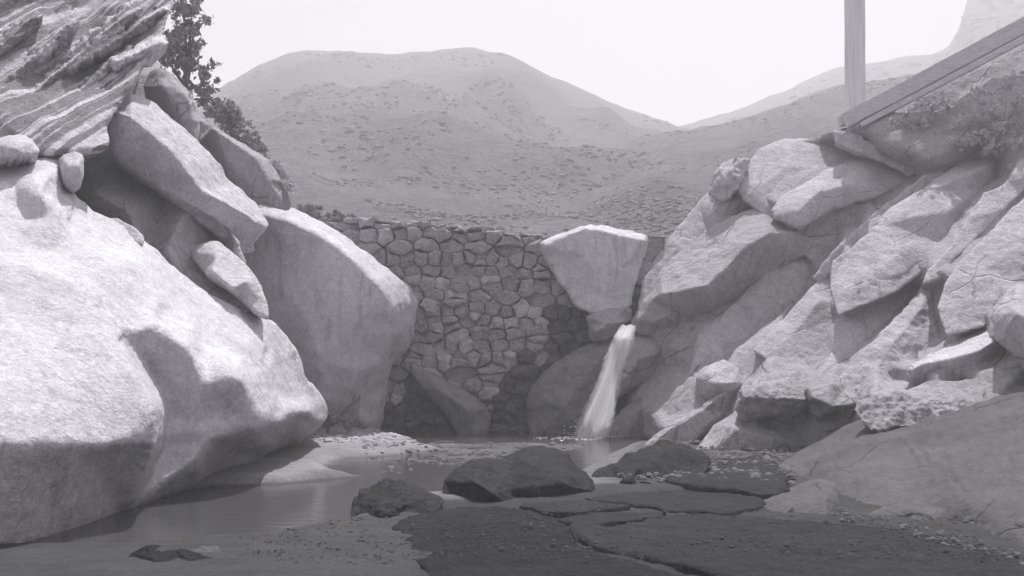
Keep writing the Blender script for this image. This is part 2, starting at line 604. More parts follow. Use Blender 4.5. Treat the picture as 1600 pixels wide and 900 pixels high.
paint([(-300, 845), (0, 852), (200, 848), (400, 838), (560, 812), (640, 812), (760, 850), (900, 880), (1000, 905), (1000, 1400), (-900, 1400)], 0.07, 0.041)       # wet sand, bottom left
paint([(600, 800), (1000, 760), (1230, 700), (1700, 700), (2200, 1400), (900, 1400), (950, 905), (700, 850)], 0.075, 0.03)                                         # dark gravel among the slabs
paint([(640, 830), (700, 795), (800, 790), (1060, 770), (1220, 780), (1400, 830), (1640, 890), (1660, 1100), (700, 1100)], 0.055, 0.026)
paint([(950, 760), (1000, 690), (1260, 690), (1240, 760), (1080, 762)], 0.10, 0.07)
paint([(-400, 835), (0, 830), (190, 790), (330, 760), (430, 758), (520, 750), (600, 742), (700, 730), (720, 760), (560, 800), (545, 812), (400, 836), (250, 848), (0, 853), (-400, 860)], -0.14, 0.12)  # left pool
paint([(560, 748), (640, 700), (720, 684), (1000, 688), (980, 700), (930, 722), (900, 745), (700, 775), (600, 775)], -0.05, 0.16)                                  # channel to the fall
paint([(520, 680), (560, 674), (900, 672), (1010, 676), (1010, 693), (700, 692), (600, 686)], -0.12, 0.12)                                                         # pool under the fall
paint([(300, 758), (400, 725), (405, 700), (470, 680), (500, 665), (560, 668), (640, 688), (690, 702), (620, 712), (560, 742), (440, 756), (330, 760)], 0.13, 0.22)   # dry sand bar
paint([(500, 728), (530, 716), (600, 712), (680, 706), (700, 712), (620, 738), (560, 745), (520, 742)], -0.02, 0.16)
paint([(630, 690), (700, 688), (900, 692), (930, 700), (800, 720), (700, 728), (640, 722), (690, 706)], 0.005, 0.16)                                                 # riffle bars

def blur(A, it):
    for _ in range(it):
        B = A.copy()
        B[1:-1, 1:-1] = (A[1:-1, 1:-1] * 2 + A[:-2, 1:-1] + A[2:, 1:-1] + A[1:-1, :-2] + A[1:-1, 2:]) / 6
        A = B
    return A
Hh = blur(Hh, 5); tone = blur(tone, 3)
for j in range(GX.shape[0]):
    for i in range(GX.shape[1]):
        x, y = GX[j, i], GY[j, i]
        if -9.5 < x < 9.5 and 6 < y < 31:
            Hh[j, i] += 0.030 * fbm((x, y * 1.3, 0), 1.1, 4) + 0.010 * fbm((x, y, 4), 6, 3)
        else:
            Hh[j, i] = min(Hh[j, i], 0.05)
gv = np.stack([GX.ravel(), GY.ravel(), Hh.ravel()], 1)
nx = GX.shape[1]
gf = [[j * nx + i, j * nx + i + 1, (j + 1) * nx + i + 1, (j + 1) * nx + i] for j in range(GX.shape[0] - 1) for i in range(nx - 1)]
ground = link_mesh('ground', gv, gf, ground_mat(), origin=(0, 0, 0))
ca = ground.data.color_attributes.new('tone', 'FLOAT_COLOR', 'POINT')
tv = tone.ravel()
ca.data.foreach_set('color', np.stack([tv, tv, tv, np.ones_like(tv)], 1).ravel())
struct(ground, 'wet sand and gravel of the stream bed')

wv, wf = [], []
wx = np.arange(-12, 8.01, 0.5); wy = np.arange(8.0, 27.01, 0.5)
for y in wy:
    for x in wx: wv.append((x, y, 0.0))
for j in range(len(wy) - 1):
    for i in range(len(wx) - 1):
        a = j * len(wx) + i
        wf.append([a, a + 1, a + 1 + len(wx), a + len(wx)])
water = link_mesh('stream_water', wv, wf, water_mat(), origin=(0, 0, 0))
struct(water, 'shallow still water of the stream and pool')

# ------------------------------------------------------------------ hills
def hill(name, crest, base_y, z0, z1, mat, label, ucols=180, vrows=70, rough=1.0, seed=0):
    cx = np.array([c[0] for c in crest]); cy = np.array([c[1] for c in crest])
    us = np.linspace(cx[0], cx[-1], ucols)
    cr = np.interp(us, cx, cy)
    verts, faces = [], []
    by = np.interp(us, [b[0] for b in base_y], [b[1] for b in base_y])
    for v in np.linspace(0, 1.35, vrows):
        for i, u in enumerate(us):
            vv = min(v, 1.0)
            Z = z0 * (z1 / z0) ** v
            py = by[i] + (cr[i] - by[i]) * (vv ** 0.9)
            h = EYE - (py - HY) / F * (z0 * (z1 / z0) ** vv)
            if v > 1: h *= 1 - (v - 1) * 1.5
            x = (u - 800) / F * Z
            s = 2.2 / z1
            am = rough * 0.035 * Z * math.sin(min(1, vv) * math.pi) ** .7
            h += am * (noise.ridged_multi_fractal(Vector((x * s * 3 + seed, Z * s * 2, seed)), 0.9, 2.1, 4, 1.0, 2.0) - 1.0) * .55
            h += 0.004 * Z * fbm((x * 9, Z * 9, seed), s, 3)
            verts.append((x, Z, h))
    for j in range(vrows - 1):
        for i in range(ucols - 1):
            a = j * ucols + i
            faces.append([a, a + 1, a + 1 + ucols, a + ucols])
    o = link_mesh(name, verts, faces, mat, origin=(0, 0, 0))
    struct(o, label)
    return o, np.array(verts).reshape(vrows, ucols, 3)

def hill_mat(name, v):
    k = NT(name)
    pos = k.n('NewGeometry').outputs['Position']
    b = k.noise(pos, 0.25, 6, .75)
    f = k.math('ADD', k.math('MULTIPLY', k.cn(pos, 0.03, 6, .7), .45), k.math('MULTIPLY', k.cn(pos, .25, 6, .75), .4))
    f = k.math('ADD', f, k.math('MULTIPLY', k.cn(pos, 1.1, 5, .8), .55))
    f = k.math('MAXIMUM', k.math('ADD', f, k.math('MULTIPLY', k.cn(pos, 4.0, 4, .8), .45)), -.8)
    x = k.math('MAXIMUM', k.math('MULTIPLY', k.math('ADD', f, 1.0), v), .02)
    k.l(k.col(x), k.b.inputs['Base Color'])
    k.b.inputs['Roughness'].default_value = 1.0
    k.b.inputs['Specular IOR Level'].default_value = 0.0
    k.l(k.bump(b, .8, 1.2), k.b.inputs['Normal'])
    return k.m
M_hill = hill_mat('dry_brushy_hillside', 0.115)
M_hill2 = hill_mat('far_dry_hillside', 0.12)

crestA = [(-500, 330), (-200, 270), (100, 210), (300, 160), (350, 134), (400, 105), (440, 88), (480, 79), (530, 79), (590, 86), (640, 80), (700, 76), (745, 76), (790, 84), (840, 108),
          (900, 136), (950, 158), (1000, 180), (1050, 196), (1120, 225), (1300, 300), (1500, 350)]
hillA, VA = hill('hill', crestA, [(-500, 400), (1500, 400)], 46, 220, M_hill, 'broad brushy hill rising behind the stone dam', seed=1, rough=2.2)
crestB = [(700, 330), (900, 270), (1000, 215), (1060, 197), (1095, 190), (1150, 168), (1220, 145), (1300, 110), (1380, 92), (1450, 82), (1480, 75), (1500, 40), (1512, -10), (1560, -30), (1700, -40), (2100, -30)]
hillB, VB = hill('far_hill', crestB, [(700, 380), (2100, 380)], 115, 280, M_hill2, 'far pale hill rising to the right behind the pole', seed=5, rough=.5)
crestC = [(780, 372), (830, 345), (880, 300), (920, 266), (960, 240), (1005, 215), (1040, 209), (1080, 204), (1150, 186), (1220, 166), (1300, 138), (1400, 118), (1700, 70)]
hillC, VC = hill('near_ridge', crestC, [(780, 400), (1700, 400)], 42, 130, M_hill, 'near brushy ridge on the right behind the dam', seed=9, rough=1.4)

def brush(name, V, n, label, smin, smax, seed, mat, vmax=1.0):
    rnd = np.random.RandomState(seed)
    rows = int(V.shape[0] / 1.35 * vmax); cols = V.shape[1]
    tv, tf = [], []
    for _ in range(n):
        j = rnd.uniform(0, rows - 1.01); i = rnd.uniform(0, cols - 1.01)
        jj, ii = int(j), int(i); a, b = j - jj, i - ii
        p = V[jj, ii] * (1 - a) * (1 - b) + V[jj, ii + 1] * (1 - a) * b + V[jj + 1, ii] * a * (1 - b) + V[jj + 1, ii + 1] * a * b
        if noise.noise(Vector((p[0] * .02, p[1] * .02, seed))) * 1.6 + noise.noise(Vector((p[0] * .11, p[1] * .11, seed + 7))) + rnd.uniform(-.35, .35) < 0.12: continue
        s = (smin + (smax - smin) * rnd.uniform(0, 1) ** 3) * (0.12 + p[1] / 230.0)
        s0 = len(tv); k = 5
        th = rnd.uniform(0, 6.28)
        for r, z in ((1.0, -.1), (.8, .5)):
            for q in range(k):
                t = th + q * 2 * math.pi / k + r
                rr = r * s * rnd.uniform(.5, 1.5)
                tv.append((p[0] + rr * math.cos(t), p[1] + rr * math.sin(t), p[2] + .6 * z * s * rnd.uniform(.5, 1.5)))
        tv.append((p[0], p[1], p[2] + .6 * s * rnd.uniform(.7, 1.2)))
        for q in range(k):
            a1, b1 = s0 + q, s0 + (q + 1) % k
            tf.append([a1, b1, b1 + k, a1 + k])
            tf.append([s0 + k + q, s0 + k + (q + 1) % k, s0 + 2 * k])
    o = link_mesh(name, tv, tf, mat, origin=(0, 0, 0), smooth=False)
    struct(o, label, 'stuff')
brush('hill_brush', VA, 50000, 'scrubby brush covering the broad hill', .16, .75, 3, M_brush)
brush('ridge_brush', VC, 24000, 'scrubby brush covering the near right ridge', .14, .6, 4, M_brush)
brush('far_hill_brush', VB, 5000, 'scrubby brush covering the far right hill', .6, 1.5, 5, M_brush)

# ------------------------------------------------------------------ banks that carry the boulders
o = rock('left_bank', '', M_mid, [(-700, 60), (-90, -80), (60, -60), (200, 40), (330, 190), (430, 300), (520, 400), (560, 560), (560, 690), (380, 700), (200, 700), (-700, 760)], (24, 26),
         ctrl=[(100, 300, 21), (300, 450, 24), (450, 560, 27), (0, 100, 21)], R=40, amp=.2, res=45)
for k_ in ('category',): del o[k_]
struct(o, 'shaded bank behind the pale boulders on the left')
# ------------------------------------------------------------------ left side boulders
rock('boulder', 'huge smooth pale boulder filling the lower left, dark waterline along its foot', M_front,
     [(-480, 240, 14.2), (-110, 250, 15.6), (0, 247, 16), (40, 243, 16.2), (80, 243, 16.3), (100, 252, 16.3), (112, 300, 16.2), (130, 318, 16.2), (150, 335, 16.2), (185, 350, 16.4), (215, 368, 16.5), (228, 380, 16.5),
      (250, 395, 16.6), (290, 430, 16.9), (330, 462, 17.2), (380, 487, 17.8), (420, 497, 18.4), (442, 520, 18.9), (460, 545, 19.3), (472, 570, 19.6), (476, 590, 19.8), (490, 602, 20.3), (505, 620, 20.7),
      (513, 637, 20.9), (509, 655, 20.9), (497, 667, 20.7), (470, 692, 20.2), (435, 702, 19.4), (408, 715, 18.2), (404, 745, 18.3), (360, 760, 17.5), (330, 770, 16.9), (300, 788, 16.1), (250, 802, 14.9), (190, 812, 12.9),
      (150, 822, 11.9), (100, 836, 11.2), (0, 862, 10.1), (-110, 886, 9.3), (-480, 975, 7.3)], (11, 18),
     ctrl=[(-350, 700, 7.7), (-350, 600, 8.4), (-350, 500, 9.6), (-350, 400, 11.4), (-40, 690, 9.45), (0, 690, 9.75), (60, 692, 10.1), (120, 694, 10.55), (180, 694, 11.1), (-40, 600, 10.15), (40, 600, 10.65), (110, 600, 11.1), (170, 610, 11.55), (-40, 500, 11.3), (50, 500, 11.8), (140, 500, 12.3),
           (-40, 420, 12.3), (60, 420, 12.8), (150, 420, 13.6), (-40, 362, 13.2), (30, 380, 13.6), (75, 398, 13.7), (30, 330, 14.6), (60, 300, 14.4), (90, 340, 14.3), (20, 280, 15.2), (110, 370, 14.4), (160, 370, 15.2), (220, 410, 15.2), (250, 440, 15.3), (300, 478, 15.8), (350, 505, 16.4), (410, 530, 17.4),
           (260, 490, 14.6), (320, 545, 14.7), (370, 555, 15.3), (440, 570, 17.8), (465, 600, 18.7), (400, 590, 15.6), (430, 620, 16.4), (480, 620, 19.2), (500, 640, 20.0),
           (280, 600, 13.75), (300, 660, 13.75), (350, 640, 14.3), (270, 700, 13.6), (370, 705, 16.2), (330, 735, 15.6), (280, 770, 14.4), (440, 685, 18.6), (280, 560, 13.75)],
     ridges=[[(183, 535, 12.4), (196, 548, 12.25), (215, 580, 12.0), (238, 618, 11.8), (247, 640, 11.65), (238, 690, 11.5), (218, 755, 12.2), (190, 800, 12.6)],
             [(200, 530, 13.1), (208, 545, 13.4), (226, 578, 13.7), (249, 615, 13.8), (258, 640, 13.8), (250, 690, 13.5), (228, 760, 13.0), (198, 802, 12.8)],
             [(205, 520, 13.1), (240, 508, 13.5), (290, 543, 13.6), (322, 602, 13.75), (345, 566, 14.1), (378, 592, 14.2), (396, 662, 14.5), (414, 640, 15.0), (430, 664, 15.5), (470, 645, 17.1), (500, 660, 19.7)],
             [(222, 783, 12.8), (262, 752, 13.05), (305, 722, 13.4), (330, 690, 13.75), (372, 680, 14.3), (402, 676, 14.7)]],
     R=12, sm=2, amp=.05, ns=.6, hf=.2, thick=4.5, res=110)
rock('boulder', 'small upright pale block on the crest of the huge left boulder', M_pale,
     [(94, 242), (120, 236), (132, 243), (131, 268), (127, 292), (118, 302), (101, 292), (94, 268)], (15.6, 16.0), ctrl=[(122, 260, 15.3), (105, 260, 15.4)], R=6, amp=.02, thick=.6)
rock('boulder', 'flat pale stone at the left edge below the banded outcrop', M_pale,
     [(-90, 238), (-20, 224), (10, 212), (35, 208), (55, 222), (64, 238), (45, 246), (0, 252), (-90, 262)], (15.0, 15.8), ctrl=[(20, 232, 14.8), (-30, 244, 14.7)], R=10, amp=.04, thick=1.2)
rock('boulder', 'shaded smooth hollow slab under the leaning pale slab', M_grey,
     [(118, 245), (150, 228), (185, 226), (300, 310), (372, 366), (384, 425), (398, 488), (380, 492), (330, 470), (290, 440), (225, 390), (150, 345), (112, 315)], (17.6, 19.8),
     ctrl=[(150, 300, 17.9), (200, 330, 17.9), (260, 390, 18.0), (180, 260, 19.2), (260, 315, 19.5), (340, 370, 19.8), (400, 480, 18.8), (360, 450, 18.7)], R=8, amp=.06, thick=2.0, sm=5)
rock('boulder', 'thin curled pale rib above the huge left boulder, below the hollow', M_pale,
     [(130, 332), (160, 336), (190, 344), (212, 354), (226, 372), (222, 386), (200, 376), (170, 356), (140, 345)], (16.0, 16.5), R=6, amp=.03, thick=.7)
rock('boulder', 'bright pale lobe wedged between the huge left boulder and the shaded hollow', M_pale,
     [(298, 396), (313, 382), (335, 377), (362, 395), (388, 417), (406, 440), (418, 475), (422, 502), (405, 495), (375, 470), (345, 448), (318, 425)], (17.3, 18.4),
     ctrl=[(340, 400, 17.7), (385, 440, 17.5), (405, 470, 17.6), (330, 425, 17.2), (360, 450, 17.2), (390, 475, 17.5)], R=9, amp=.03, thick=1.0)
rock('boulder', 'long leaning slab with sunlit top and shaded face, upper left', M_pale,
     [(165, 196, 17.4), (180, 168, 17.9), (203, 139, 18.6), (225, 150, 18.8), (245, 165, 18.9), (285, 195, 19.3), (306, 215, 19.6), (340, 253, 20.0), (365, 288, 20.3), (385, 303, 20.6), (402, 320, 20.7), (416, 345, 20.2), (419, 358, 20),
      (406, 369, 19.8), (397, 380, 19.7), (399, 394, 19.7), (372, 396, 19.6), (350, 378, 19.2), (300, 335, 18.8), (250, 297, 18.2), (200, 258, 17.9), (175, 238, 17.6)], (18, 19),
     ridges=[[(178, 170, 17.1), (205, 181, 17.15), (232, 207, 17.4), (265, 237, 17.65), (290, 266, 17.95), (315, 299, 18.3), (345, 311, 18.7), (375, 326, 19.0), (402, 347, 19.4)]],
     ctrl=[(195, 215, 17.25), (250, 265, 17.75), (310, 325, 18.45), (360, 360, 19.0)], R=5, rk=.7, sm=1, amp=.05, thick=1.6)
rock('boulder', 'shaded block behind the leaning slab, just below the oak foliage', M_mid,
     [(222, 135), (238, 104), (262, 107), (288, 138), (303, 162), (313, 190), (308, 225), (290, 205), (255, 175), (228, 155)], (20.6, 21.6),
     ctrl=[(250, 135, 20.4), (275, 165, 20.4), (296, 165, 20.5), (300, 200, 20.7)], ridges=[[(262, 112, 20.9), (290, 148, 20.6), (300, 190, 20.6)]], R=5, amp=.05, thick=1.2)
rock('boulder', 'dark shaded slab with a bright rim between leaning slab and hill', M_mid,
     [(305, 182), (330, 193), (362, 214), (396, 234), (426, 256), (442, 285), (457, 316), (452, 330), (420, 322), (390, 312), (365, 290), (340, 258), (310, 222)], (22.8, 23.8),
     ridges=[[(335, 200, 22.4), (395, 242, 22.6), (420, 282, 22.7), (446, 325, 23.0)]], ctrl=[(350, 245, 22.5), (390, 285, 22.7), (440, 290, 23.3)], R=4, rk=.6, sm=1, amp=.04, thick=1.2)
rock('boulder', 'great rounded grey boulder leaning on the dam, bright streak along its crest', M_big,
     [(372, 298, 25.0), (395, 312, 25.2), (430, 320, 25.4), (452, 325, 25.5), (490, 340, 25.6), (530, 362, 25.7), (570, 390, 25.8), (610, 425, 25.8), (640, 445, 25.8), (655, 468, 25.8), (656, 490, 25.8), (648, 520, 25.8), (636, 548, 25.8), (615, 562, 25.6), (605, 600, 25.6),
      (598, 650, 25.8), (590, 692, 26), (540, 690, 25.6), (490, 680, 25.2), (470, 640, 24.8), (440, 560, 24.6), (400, 480, 24.6), (380, 420, 24.6), (372, 360, 24.8)], (25, 25),
     ridges=[[(395, 330, 24.2), (450, 342, 24.05), (500, 366, 23.95), (545, 398, 23.95), (590, 442, 24.05), (612, 480, 24.25), (613, 520, 24.55), (600, 565, 24.9)],
             [(600, 430, 24.9), (630, 470, 25.0), (634, 520, 25.2)]],
     ctrl=[(430, 430, 24.1), (480, 430, 23.9), (530, 450, 23.85), (480, 500, 23.85), (550, 520, 23.95), (500, 560, 23.95), (560, 580, 24.3), (540, 630, 24.7), (500, 630, 24.5), (570, 660, 25.2), (575, 480, 23.95), (450, 380, 24.0)],
     R=12, sm=4, amp=.06, ns=.6, thick=2.2, res=90)

# banded outcrop with its ledges
outc = thing('banded_outcrop', P(60, 240, 16.5), 'streaky banded rock outcrop dipping across the upper left corner', 'rock outcrop')
rock('core', '', M_band, [(-420, -60), (100, -90), (285, -80), (272, 0), (262, 28), (252, 60), (240, 82), (215, 118), (200, 145), (176, 176), (165, 200), (178, 232), (150, 236), (125, 240), (90, 243), (60, 242), (0, 228), (-130, 244), (-420, 250)],
     (16.8, 20.5), ctrl=[(60, 120, 18.2), (150, 60, 19.4), (0, 180, 17.0), (120, 190, 17.2)], R=12, amp=.06, ns=1.3, parent=outc, thick=2.5, res=80, lean=.5)
# ledges: long bars of stone running up to the right
rl = random.Random(5)
def ledge(a, b, wd, za, zb, mat):
    dx, dy = b[0] - a[0], b[1] - a[1]
    L = math.hypot(dx, dy); nx_, ny_ = -dy / L, dx / L
    m = 7
    up, lo = [], []
    for i in range(m + 1):
        t = i / m
        ww = wd * (0.35 + 0.65 * math.sin(math.pi * min(1, max(.06, t * .9 + .05))) ** .5) * rl.uniform(.7, 1.2)
        px, py = a[0] + dx * t, a[1] + dy * t
        up.append((px - nx_ * ww * .5, py - ny_ * ww * .5, za + (zb - za) * t + .30))
        lo.append((px + nx_ * ww * .5, py + ny_ * ww * .5, za + (zb - za) * t + .05))
    mid = [(a[0] + dx * t, a[1] + dy * t, za + (zb - za) * t - .10) for t in (.1, .3, .5, .7, .9)]
    rock('ledge', '', mat, up + lo[::-1], (za, zb), ridges=[mid], R=2, amp=.045, ns=1.6, hf=1.0, jit=3.5, thick=.5, parent=outc, res=60, soft=0, sm=0)
for a, b, wd, za, zb in [((-60, 190), (120, 30), 26, 16.6, 18.6), ((-60, 245), (215, 5), 34, 16.3, 19.2), ((20, 235), (205, 70), 26, 16.4, 18.6), ((60, 235), (235, 60), 22, 16.3, 18.9), ((110, 110), (262, 10), 20, 17.6, 19.6),
                         ((175, 100), (258, 62), 30, 17.8, 18.9), ((90, 235), (215, 118), 18, 16.3, 18.0), ((-60, 120), (60, 20), 22, 16.9, 18.4), ((130, 225), (190, 150), 16, 16.4, 17.4)]:
    ledge(a, b, wd, za, zb, M_band)

# ------------------------------------------------------------------ boulders round the dam
rock('boulder', 'large smooth wedge boulder at the right end of the dam crest', M_big,
     [(843, 378, 26.3), (880, 363, 26.5), (915, 349, 26.7), (950, 354, 26.7), (1000, 364, 26.7), (1014, 373, 26.7), (1009, 395, 26.4), (999, 420, 26.2), (991, 450, 26), (986, 482, 25.9), (960, 489, 25.7), (925, 492, 25.7), (903, 482, 25.8), (882, 452, 26), (858, 420, 26.2), (845, 396, 26.3)], (25.8, 26.5),
     ridges=[[(852, 382, 25.9), (915, 353, 25.9), (1006, 375, 26.0)]], ctrl=[(920, 400, 25.82), (970, 420, 25.9), (940, 460, 25.85)], R=6, amp=.05, thick=1.3)
rock('boulder', 'small blocky rock under the wedge boulder, left of the waterfall lip', M_mid,
     [(914, 492), (950, 483), (985, 478), (990, 500), (972, 516), (950, 536), (922, 534), (916, 508)], (25.7, 25.6), ctrl=[(950, 505, 25.2), (930, 520, 25.25)], R=6, amp=.05, thick=1.0)
rock('boulder', 'dark wet rock left of the waterfall, sloping down to the pool', M_wet,
     [(823, 612), (850, 580), (872, 564), (905, 541), (940, 532), (972, 522), (985, 540), (965, 600), (948, 640), (940, 692), (830, 692), (822, 650)], (25.6, 25.9),
     ridges=[[(835, 612, 25.3), (880, 570, 25.4), (950, 540, 25.5)]], ctrl=[(880, 640, 25.2), (910, 600, 25.3)], R=7, amp=.07, thick=1.2)
rock('boulder', 'tapering boulder at the foot of the dam, pointing into the pool', M_wet,
     [(637, 560), (660, 575), (700, 596), (740, 618), (766, 640), (764, 668), (752, 692), (722, 692), (702, 660), (684, 632), (655, 605), (640, 585)], (25.5, 25.6),
     ctrl=[(690, 610, 25.2), (730, 640, 25.1), (735, 670, 25.3)], R=8, amp=.05, thick=.8)
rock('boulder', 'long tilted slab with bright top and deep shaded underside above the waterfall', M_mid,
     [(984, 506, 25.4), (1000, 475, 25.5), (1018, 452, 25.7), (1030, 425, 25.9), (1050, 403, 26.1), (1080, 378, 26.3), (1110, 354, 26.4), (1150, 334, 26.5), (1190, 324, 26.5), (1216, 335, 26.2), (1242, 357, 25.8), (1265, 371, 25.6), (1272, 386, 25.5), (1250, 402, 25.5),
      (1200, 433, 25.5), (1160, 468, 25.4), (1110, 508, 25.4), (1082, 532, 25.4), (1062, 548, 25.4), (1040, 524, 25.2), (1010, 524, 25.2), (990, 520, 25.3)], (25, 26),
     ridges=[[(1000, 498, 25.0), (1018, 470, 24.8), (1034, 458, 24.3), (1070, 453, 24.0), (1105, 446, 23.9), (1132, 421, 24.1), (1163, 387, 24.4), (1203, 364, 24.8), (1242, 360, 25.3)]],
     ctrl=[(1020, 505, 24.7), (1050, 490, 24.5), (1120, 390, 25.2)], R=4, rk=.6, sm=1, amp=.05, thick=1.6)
rock('boulder', 'squat grey rock under the tilted slab, right of the waterfall', M_mid,
     [(972, 535), (1010, 520), (1045, 518), (1068, 540), (1090, 562), (1045, 582), (1000, 602), (960, 624), (942, 650), (950, 590)], (25.3, 25.4), ctrl=[(1000, 560, 24.9), (1040, 548, 24.9), (970, 600, 25.0)], R=8, amp=.06, thick=.9)
rock('boulder', 'dark grey rock at the pool edge, right of the waterfall foot', M_wet,
     [(942, 690), (955, 655), (982, 630), (1010, 613), (1050, 585), (1085, 570), (1102, 590), (1098, 622), (1072, 652), (1035, 686), (1010, 700), (948, 700)], (24.2, 25.0),
     ctrl=[(1000, 640, 24.1), (1050, 610, 24.2), (980, 680, 24.0)], R=10, amp=.07, thick=1.2)

# ------------------------------------------------------------------ right side slabs and boulders
R_ = lambda label, mat, ol, Zs, name='boulder', **kw: rock(name, label, mat, ol, Zs, **dict(dict(rk=.5, soft=0, sm=1), **kw))
R_('rounded grey boulder below the pole, behind the twin boulder', M_grey, [(1145, 284), (1167, 258), (1187, 233), (1219, 217), (1250, 213), (1287, 220), (1320, 228), (1365, 240), (1402, 251), (1424, 274), (1400, 300), (1250, 360), (1205, 345), (1160, 312)], (26.4, 27.6),
   ctrl=[(1230, 260, 26.3), (1190, 290, 26.2), (1330, 270, 26.4)], log=True, R=22, amp=.035, lean=.5, flat=.6, thick=1.6)
R_('egg shaped grey boulder in front of its twin, below the pole', M_grey, [(1203, 328), (1225, 302), (1262, 282), (1300, 262), (1342, 247), (1385, 251), (1424, 274), (1410, 289), (1370, 309), (1325, 320), (1297, 330), (1248, 357), (1232, 352), (1208, 340)], (25.5, 26.3),
   ctrl=[(1280, 300, 25.0), (1340, 285, 25.2), (1245, 330, 25.0)], log=True, R=16, amp=.035, lean=.5, flat=.6, thick=1.4)
R_('small grey stone left of the rounded boulders on the skyline', M_grey, [(1106, 302), (1122, 256), (1150, 242), (1172, 250), (1160, 280), (1150, 300), (1130, 315)], (26.6, 27.0), ctrl=[(1135, 280, 26.3)], log=True, R=4, amp=.12, ns=2, thick=.8)
R_('pale sloping rock face between the wedge boulder and the tilted slab', M_grey, [(990, 510), (1003, 440), (1030, 395), (1062, 350), (1090, 318), (1112, 292), (1150, 288), (1205, 332), (1120, 400), (1040, 460), (1005, 500)], (26.4, 27.3), ctrl=[(1060, 390, 26.4)], log=True, R=4, amp=.05, lean=.5, flat=.6, thick=1.2)
R_('shadowed slab wedged beneath the egg shaped boulder', M_mid, [(1242, 370), (1300, 330), (1350, 314), (1442, 268), (1455, 276), (1395, 312), (1345, 352), (1312, 385), (1282, 420), (1262, 405)], (25.4, 26.2), log=True, R=4, amp=.035, thick=1.2)
R_('long narrow slab edge rising towards the right beside the great cracked slab', M_grey, [(1268, 432), (1312, 383), (1345, 352), (1392, 312), (1440, 276), (1472, 262), (1478, 275), (1440, 300), (1400, 330), (1372, 360), (1340, 390), (1300, 425), (1280, 450)], (24.2, 25.2), log=True, R=4, amp=.05, thick=1.2)
R_('smooth grey slab below the shaded underside of the tilted slab', M_grey, [(1078, 585), (1088, 522), (1150, 470), (1196, 426), (1236, 392), (1256, 404), (1274, 418), (1262, 455), (1226, 488), (1180, 526), (1150, 550), (1120, 575), (1098, 592)], (24.2, 25.2),
   ctrl=[(1100, 530, 24.0), (1180, 480, 24.0), (1230, 430, 24.4), (1130, 560, 23.9)], log=True, R=4, amp=.035, lean=.5, flat=.6, thick=1.4)
R_('great cracked slab on the right, its upper left block with a bright edge', M_grey, [(1296, 452), (1300, 410), (1335, 385), (1370, 350), (1390, 324), (1450, 289), (1500, 254), (1540, 246), (1570, 250), (1557, 284), (1531, 297), (1506, 337), (1481, 377), (1442, 424), (1400, 457), (1345, 478), (1310, 494)], (22.4, 24.4),
   ridges=[[(1312, 415, 23.2), (1380, 350, 23.3), (1455, 298, 23.2), (1545, 258, 22.8)]], ctrl=[(1400, 400, 22.6), (1480, 330, 22.5), (1340, 450, 22.4)], log=True, R=4, amp=.035, ns=1.0, lean=.5, flat=.6, thick=1.6)
R_('narrow slab between the two long cracks at the right edge', M_grey, [(1574, 282), (1594, 247), (1680, 215), (1700, 280), (1598, 300), (1572, 324), (1532, 366), (1492, 406), (1468, 436), (1440, 446), (1448, 424), (1487, 382), (1512, 342), (1537, 302), (1562, 292)], (21.9, 23.0),
   ctrl=[(1540, 335, 22.0), (1620, 270, 21.8)], log=True, R=4, amp=.035, lean=.5, flat=.6, thick=1.4)
R_('broad slab below the long cracks at the right edge', M_grey, [(1700, 290), (1602, 308), (1577, 330), (1534, 374), (1498, 412), (1478, 442), (1464, 482), (1480, 525), (1540, 510), (1570, 480), (1610, 455), (1700, 430)], (20.3, 21.9),
   ctrl=[(1540, 420, 20.6), (1600, 380, 20.6), (1500, 480, 20.5), (1560, 460, 20.3)], log=True, R=4, amp=.05, lean=.5, flat=.6, thick=1.6)
R_('tapering grey slab left of the diagonal crack, mid right', M_grey, [(1270, 600), (1300, 545), (1306, 500), (1345, 482), (1400, 462), (1438, 444), (1402, 486), (1357, 530), (1322, 562), (1295, 600)], (21.4, 22.6), ctrl=[(1340, 510, 21.5), (1300, 570, 21.3)], log=True, R=4, amp=.035, lean=.5, flat=.6, thick=1.2)
R_('grey slab right of the diagonal crack, above the layered ledges', M_grey, [(1298, 606), (1328, 568), (1362, 534), (1405, 491), (1440, 450), (1466, 440), (1468, 490), (1484, 525), (1440, 565), (1425, 605), (1380, 615)], (20.6, 22.0), ctrl=[(1400, 530, 20.7), (1440, 480, 21.0), (1370, 575, 20.6)], log=True, R=4, amp=.09, lean=.5, flat=.6, thick=1.2)
R_('pale slab with a bright peak left of the great cracked slab', M_grey, [(1178, 548), (1200, 520), (1236, 484), (1266, 450), (1296, 424), (1309, 432), (1300, 470), (1312, 496), (1290, 545), (1268, 595), (1230, 575), (1195, 560)], (22.6, 23.9), ctrl=[(1240, 520, 22.6), (1280, 470, 22.8)], log=True, R=4, amp=.035, lean=.5, flat=.6, thick=1.3)
R_('elongated rock lying below the smooth slab, above the pool stones', M_grey, [(1126, 582), (1150, 546), (1186, 514), (1212, 498), (1234, 478), (1224, 502), (1198, 537), (1174, 562), (1163, 596), (1140, 602)], (23.0, 23.8), log=True, R=9, amp=.05, lean=.5, flat=.6, thick=.8)
R_('triangular rock with a bright sloping top at the right edge', M_pale, [(1413, 590, 18.7), (1430, 565, 19.3), (1490, 535, 19.9), (1545, 506, 20.3), (1556, 530, 19.4), (1580, 540, 18.8), (1640, 565, 18.2), (1640, 604, 18.3), (1500, 603, 18.6), (1430, 608, 18.7)], (18.4, 19.5),
   ridges=[[(1422, 580, 18.3), (1440, 569, 18.3), (1490, 559, 18.3), (1530, 547, 18.3), (1554, 534, 18.3)]], log=True, R=4, rk=.6, sm=1, amp=.04, thick=1.0)
